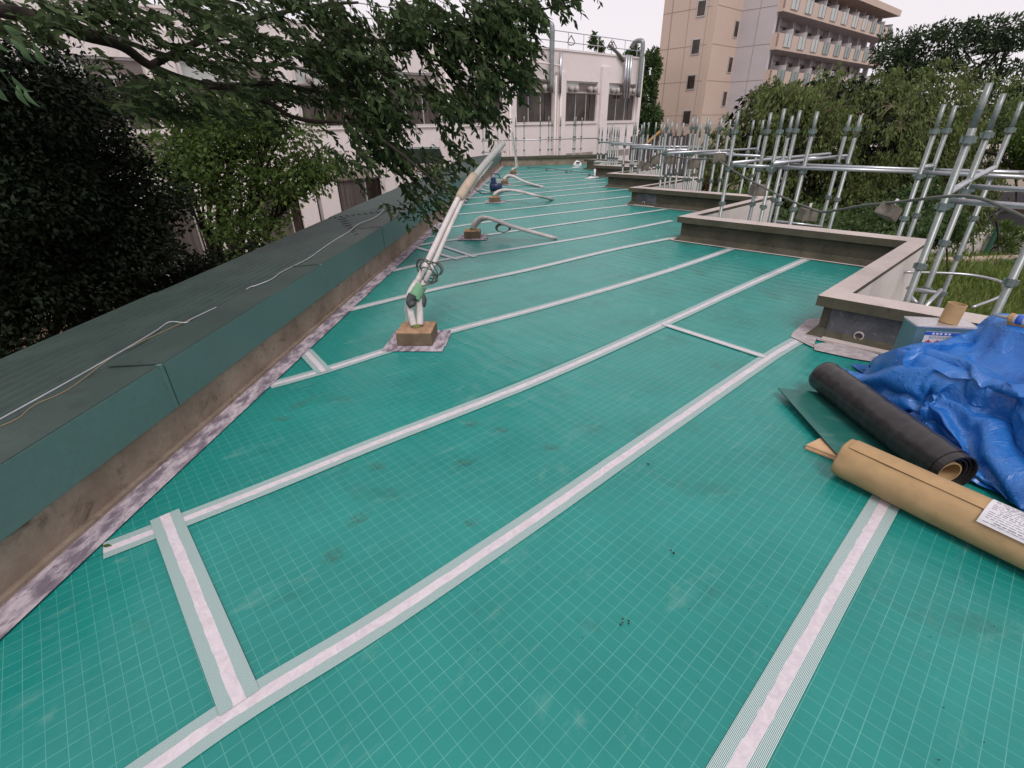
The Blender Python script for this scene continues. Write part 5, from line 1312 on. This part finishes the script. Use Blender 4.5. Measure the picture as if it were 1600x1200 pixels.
# --- generic tree made of clumps
def clump_tree(name, label, cat, base, clumps, n, size, mat, bark='bark', spread=.35, wid=.5, trunk=None, droop=-.2, group=None, holes=0):
    t = thing(name, label, cat, base, 0, group); O = Vector(base)
    tot = sum(c[3] * c[4] * c[5] for c in clumps) ; pos = []; dd = []
    for (x, y, z, rx, ry, rz_) in clumps:
        k = int(n * (rx * ry * rz_) / tot); v = RNG.normal(0, 1, (k, 3)); v /= np.linalg.norm(v, axis=1)[:, None]
        sub = 14; cen = RNG.normal(0, 1, (sub, 3)); cen /= np.linalg.norm(cen, axis=1)[:, None]; cen *= RNG.uniform(.35, .95, (sub, 1))
        idx = RNG.integers(0, sub, k); pts = cen[idx] + rand_ball(k) * spread
        pos.append(pts * np.array([rx, ry, rz_]) + np.array([x, y, z]) - np.array(O)); dd.append(pts * .8 + np.array([0, 0, droop]))
        for c_ in cen[:: 2]:
            pass
    P_ = np.concatenate(pos); D_ = np.concatenate(dd)
    leaf_cloud('crown', P_, D_, size, mat, t, wid=wid, jitter=.5)
    m_ = MB()
    tk = trunk or [Vector((0, 0, 0)), Vector((.1, 0, 2.0))]
    m_.tube(smooth_path(tk, 4), [.16 - .08 * i / (4 * (len(tk) - 1)) for i in range(4 * (len(tk) - 1) + 1)], 8)
    tip = tk[-1]
    for (x, y, z, rx, ry, rz_) in clumps:
        e = Vector((x, y, z)) - O; s_ = tk[-1].lerp(tk[0], random.uniform(0, .35)); mid = s_.lerp(e, .5) + Vector((random.uniform(-.2, .2), random.uniform(-.2, .2), .15))
        m_.tube(smooth_path([s_, mid, e], 4), [.05 - .036 * i / 8 for i in range(9)], 6)
        for q in range(3):
            e2 = e + Vector((random.uniform(-1, 1) * rx, random.uniform(-1, 1) * ry, random.uniform(-.8, .9) * rz_)) * .8; m_.tube([mid, e.lerp(e2, .5), e2], [.025, .015, .006], 5)
    m_.build('trunk', bark, t, smooth=True); return t
def C(u, v, Yd, ru, rv, dr): p = PY(u, v, Yd); s_ = pxs(Yd); return (p.x, p.y, p.z, ru * s_, dr, rv * s_)
# lime tree left of centre
clump_tree('maple_tree', 'bright yellow-green tree behind the canopy, in front of the white building', 'tree', Vector((-5.6, 9.2, GZ)),
    [C(470, 255, 9.6, 60, 40, .8), C(400, 250, 9.4, 60, 40, .9), C(330, 235, 9.2, 60, 45, .9), C(430, 300, 9.2, 44, 30, .8), C(370, 320, 9.0, 60, 40, .9), C(500, 270, 9.8, 32, 20, .6), C(300, 290, 9.0, 45, 35, .9), C(430, 345, 8.8, 24, 12, .6), C(380, 190, 9.5, 50, 30, .9), C(380, 375, 8.4, 60, 26, .8), C(300, 180, 9.6, 50, 30, .8), C(260, 240, 9.4, 46, 40, .8), C(430, 200, 9.6, 60, 26, .8)],
    13500, .10, 'leaf_maple', trunk=[Vector((0, 0, 0)), Vector((.1, 0, 1.6)), Vector((.05, .1, 3.2))], spread=.55, wid=.5)
# dark evergreens on the left
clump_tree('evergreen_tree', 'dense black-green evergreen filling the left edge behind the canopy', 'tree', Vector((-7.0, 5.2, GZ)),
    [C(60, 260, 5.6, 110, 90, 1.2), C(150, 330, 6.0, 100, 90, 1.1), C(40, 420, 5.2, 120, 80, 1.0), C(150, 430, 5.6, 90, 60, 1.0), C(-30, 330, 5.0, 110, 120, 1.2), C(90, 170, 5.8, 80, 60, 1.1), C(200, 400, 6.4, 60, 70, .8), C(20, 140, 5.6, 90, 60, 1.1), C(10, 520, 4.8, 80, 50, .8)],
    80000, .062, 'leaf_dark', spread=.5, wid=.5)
clump_tree('evergreen_shrub', 'dark shrub below the yellow-green tree along the canopy edge', 'shrub', Vector((-5.2, 7.4, GZ)),
    [C(260, 450, 7.0, 70, 34, .9), C(330, 425, 7.4, 60, 26, .9), C(180, 480, 6.4, 60, 40, .8), C(390, 400, 7.8, 36, 18, .7)],
    9000, .07, 'leaf_dark', spread=.5, wid=.5)
# weeping tree at the right
def weeping():
    base = PY(1345, 330, 16.5); base.z = GZ; t = thing('weeping_tree', 'broad weeping tree with drooping branches behind the scaffolding', 'tree', base); O = Vector(base)
    doms = [(1330, 190, 16.5, 150, 60, 3.0), (1220, 200, 15.8, 80, 50, 1.6), (1150, 235, 15.4, 45, 35, 1.2), (1420, 180, 17, 90, 50, 2.2), (1460, 260, 16.5, 70, 60, 1.6), (1250, 290, 15.6, 110, 50, 1.6), (1370, 300, 15.6, 120, 60, 1.6), (1210, 150, 16.2, 40, 14, 1.0), (1330, 140, 17, 80, 22, 1.6), (1290, 340, 15.0, 110, 36, 1.4), (1420, 340, 15.0, 80, 40, 1.3)]
    pos = []; dd = []; tw = MB(); bw = MB(); fw = MB()
    tot = sum(d[3] * d[4] for d in doms)
    for (u, v, Yd, ru, rv, dp) in doms:
        ns = int(2300 * ru * rv / tot); c = PY(u, v, Yd); s_ = pxs(Yd)
        for k in range(ns):
            a = random.uniform(0, 2 * PI); rr = random.random() ** .5; ph = random.uniform(-.5, 1)
            sx_, sz_ = math.cos(a) * rr, math.sin(a) * rr
            yo = -math.sqrt(max(0, 1 - rr * rr)) * dp * random.uniform(.2, 1)
            p = Vector((c.x + sx_ * ru * s_, c.y + yo, c.z + sz_ * rv * s_))
            nz = noise.noise(p * .75)
            if nz < -.40: continue
            p += Vector((0, -.9, .35)) * nz * 1.6
            out = Vector((sx_ + random.uniform(-.5, .5), random.uniform(-.9, .4), 0)).normalized()
            L_ = random.uniform(.45, 1.0); pts = [p + out * (L_ * .5 * math.sin(f * 1.4)) + Vector((0, 0, .06 * math.sin(f * 3) - L_ * .8 * f * f)) for f in (0, .3, .6, 1)]
            if random.random() < .35: (fw if random.random() < .5 else tw).tube([q - O for q in pts], [.010, .008, .006, .003], 4, cap=False)
            for j in range(9):
                f = random.random(); i = min(2, int(f * 3)); q = pts[i].lerp(pts[i + 1], f * 3 - i)
                for w_ in range(3): pos.append(q - O + Vector((random.gauss(0, .05), random.gauss(0, .05), random.gauss(0, .05)))); dd.append(out * .4 + Vector((0, 0, -.9)))
    leaf_cloud('crown', np.array(pos), np.array(dd), .125, 'leaf_weep', t, wid=.36, jitter=.42)
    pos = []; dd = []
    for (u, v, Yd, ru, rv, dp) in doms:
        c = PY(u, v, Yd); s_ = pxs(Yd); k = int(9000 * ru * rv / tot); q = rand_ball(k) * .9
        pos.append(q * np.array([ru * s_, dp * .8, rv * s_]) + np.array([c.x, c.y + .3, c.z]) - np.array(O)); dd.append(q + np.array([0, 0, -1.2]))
    leaf_cloud('shaded_inner_foliage', np.concatenate(pos), np.concatenate(dd), .22, 'leaf_dark', t, wid=.5, jitter=.5)  # near-black inner leaves: the crown's inner shade put into their colour
    tk = [Vector((0, 0, 0)), Vector((.1, 0, 1.6)), Vector((-.2, .1, 3.0)), Vector((.1, 0, 4.3))]; bw.tube(smooth_path(tk, 4), [.38 - .018 * i for i in range(13)], 9)
    for k in range(16):
        a = random.uniform(0, 2 * PI); r_ = random.uniform(1.2, 3.4); s0 = Vector((-.05, .05, random.uniform(1.8, 4.0))); m1 = s0 + Vector((math.cos(a) * r_ * .5, math.sin(a) * r_ * .5, 1.1)); m2 = s0 + Vector((math.cos(a) * r_, math.sin(a) * r_, .7)); e = m2 + Vector((math.cos(a) * .6, math.sin(a) * .6, -1.2))
        bw.tube(smooth_path([s0, m1, m2, e], 4), [.10 - .0075 * i for i in range(13)], 6)
    # pale dead twigs near the outside
    for (u, v) in ((1322, 205), (1395, 165), (1300, 215), (1370, 330), (1330, 345), (1440, 330), (1290, 175), (1410, 200)):
        p0 = PY(u, v, 14.4)
        for q in range(6):
            d = Vector((random.uniform(-1, 1), random.uniform(-.5, .1), random.uniform(-.9, .7))).normalized(); L_ = random.uniform(.3, .8)
            tw.tube(smooth_path([p0 - O, p0 - O + d * L_ * .5 + Vector((0, 0, .06)), p0 - O + d * L_], 3), [.014, .012, .01, .008, .006, .004, .003], 4, cap=False)
    bw.build('trunk', 'bark', t, smooth=True); fw.build('fine_twigs', 'bark', t, kind='stuff'); tw.build('dead_twigs', 'bark_light', t, kind='stuff')
weeping()
# conifers at the far right
clump_tree('conifer_tree', 'dark open conifer right beside the end of the tower balconies', 'tree', Vector((PY(1415, 200, 44).x, 44, GZ)),
    [C(1410, 70, 44, 26, 12, 1.4), C(1440, 60, 44, 24, 12, 1.4), C(1400, 95, 44, 22, 14, 1.4), C(1425, 105, 44, 34, 10, 1.4), C(1450, 85, 44, 22, 14, 1.3), C(1385, 85, 44, 16, 22, 1.2), C(1420, 125, 44, 40, 10, 1.4), C(1395, 115, 44, 22, 12, 1.2)],
    4200, .34, 'leaf_pine', trunk=[Vector((0, 0, 0)), Vector((.3, 0, 5)), Vector((0, 0, 9))], spread=.42, wid=.4)
clump_tree('conifer_tree', 'tall spreading conifer with a flat top at the upper right', 'tree', Vector((PY(1520, 200, 42).x, 42, GZ)),
    [C(1485, 50, 42, 32, 12, 1.6), C(1540, 47, 42, 40, 12, 1.8), C(1590, 60, 42, 34, 14, 1.6), C(1500, 75, 42, 28, 9, 1.4), C(1555, 72, 42, 40, 9, 1.5), C(1480, 100, 42, 28, 8, 1.4), C(1530, 105, 42, 40, 10, 1.4), C(1590, 105, 42, 30, 10, 1.4), C(1500, 130, 42, 40, 9, 1.4), C(1570, 135, 42, 40, 10, 1.4), C(1545, 160, 42, 40, 12, 1.6), C(1600, 165, 42, 30, 20, 1.6)],
    7500, .34, 'leaf_pine', trunk=[Vector((0, 0, 0)), Vector((.4, 0, 5)), Vector((.2, 0, 10))], spread=.40, wid=.4)
clump_tree('evergreen_tree', 'dark tree mass behind the nearest scaffold poles at the right edge', 'tree', Vector((PY(1570, 250, 34).x, 34, GZ)),
    [C(1575, 195, 34, 45, 35, 1.8), C(1530, 205, 34, 28, 26, 1.4), C(1610, 215, 34, 40, 40, 1.6), C(1560, 240, 34, 40, 20, 1.5)],
    9000, .24, 'leaf_back', trunk=[Vector((0, 0, 0)), Vector((.2, 0, 4))], spread=.5, wid=.5)
clump_tree('broadleaf_tree', 'bright leafy branch entering at the right edge beside the poles', 'tree', Vector((PY(1640, 260, 15).x, 15, GZ)),
    [C(1605, 215, 15, 24, 18, .7), C(1620, 240, 15, 26, 26, .8), C(1610, 262, 15, 24, 10, .6)], 3500, .13, 'leaf_lime', trunk=[Vector((2.6, 0, 0)), Vector((2.6, 0, 3.0)), Vector((1.2, 0, 4.4))], wid=.45)
clump_tree('broadleaf_tree', 'narrow green tree in the gap between the white building and the tan tower', 'tree', Vector((PY(1017, 200, 52).x, 52, GZ)),
    [C(1018, 110, 52, 14, 24, 1.4), C(1012, 150, 52, 16, 26, 1.5), C(1016, 185, 52, 18, 26, 1.6), C(1022, 90, 52, 8, 12, 1.0)], 7000, .30, 'leaf_back', trunk=[Vector((0, 0, 0)), Vector((0, 0, 6))], wid=.5)
clump_tree('broadleaf_tree', 'small tree crown showing above the white building roof railing', 'tree', Vector((PY(985, 100, 50).x, 50, GZ)),
    [C(988, 84, 50, 12, 9, 1.2), C(928, 62, 50, 5, 8, .8), C(938, 70, 50, 6, 6, .8)], 1800, .28, 'leaf_back', trunk=[Vector((0, 0, 0)), Vector((0, 0, 8))], wid=.5)
# hedge and shrubs seen through the scaffolding
clump_tree('red_hedge', 'rust-coloured clipped hedge beside the lower globe lamp', 'hedge', Vector((PY(1115, 300, 18).x, 18, GZ)),
    [C(1100, 285, 18, 14, 26, .5), C(1120, 290, 18, 14, 30, .5), C(1112, 268, 18, 16, 12, .5)], 7000, .09, 'redleaf', trunk=[Vector((0, 0, 0)), Vector((0, 0, .8))], wid=.5, spread=.6)
clump_tree('leafy_shrub', 'bright green low shrub peeping over the second parapet tooth', 'shrub', Vector((PY(1150, 300, 11.5).x, 11.5, GZ)),
    [C(1140, 303, 11.5, 14, 5, .3), C(1168, 300, 11.5, 12, 9, .4), C(1185, 308, 11.5, 16, 8, .4), C(1195, 315, 11, 20, 14, .5)], 1500, .12, 'leaf_lime', trunk=[Vector((0, 0, 0)), Vector((0, 0, 2.2))], wid=.5)
clump_tree('leafy_shrub', 'dark green shrub under the weeping tree behind the long parapet', 'shrub', Vector((PY(1330, 380, 11).x, 11, GZ)),
    [C(1300, 365, 11, 60, 24, .8), C(1380, 350, 11, 50, 30, .8), C(1360, 390, 10, 50, 20, .7), C(1440, 330, 12, 36, 36, .7), C(1240, 350, 10.5, 50, 22, .7), C(1470, 350, 12.5, 30, 34, .7)],
    16000, .10, 'leaf_back', trunk=[Vector((0, 0, 0)), Vector((0, 0, 1.8))], wid=.5, spread=.5)
clump_tree('reed_shrub', 'feathery pale shrub growing at the dark green post', 'shrub', Vector((P(1555, 400, GZ).x, P(1555, 400, GZ).y, GZ)),
    [C(1560, 375, P(1555, 400, GZ).y, 26, 26, .6), C(1550, 390, P(1555, 400, GZ).y, 18, 20, .5)], 1200, .28, 'leaf_lime', trunk=[Vector((0, 0, 0)), Vector((0, 0, .5))], wid=.22, droop=.5)
# long grass on the plot at the right
gn = 26000; gx = RNG.uniform(7, 24, gn); gy = RNG.uniform(7, 22, gn)
keepg = (gy < 3 + gx * 1.05); gx, gy = gx[keepg], gy[keepg]; hN = np.array([noise.noise(Vector((a_ * .5, b_ * .5, 0))) for a_, b_ in zip(gx, gy)])
pos = np.stack([gx, gy, np.full(len(gx), GZ)], 1); dd = np.stack([RNG.normal(0, .35, len(gx)), RNG.normal(0, .35, len(gx)), np.ones(len(gx))], 1)
leaf_cloud('long_grass', pos, dd, .42 * (1 + .5 * hN), 'grass', None, wid=.10, jitter=.3, kind='stuff', label='rough long green grass on the plot beside the building', cat='grass')
gb = MB(); gb.quad((5, -10, GZ + .02), (26, -10, GZ + .02), (26, 21, GZ + .02), (5, 21, GZ + .02)); gb.build('grass_plot', mottled('grass_ground', (.05, .075, .02), (.13, .14, .05), 1.2, .95, .6, 12, (.19, .14, .07)), kind='structure')
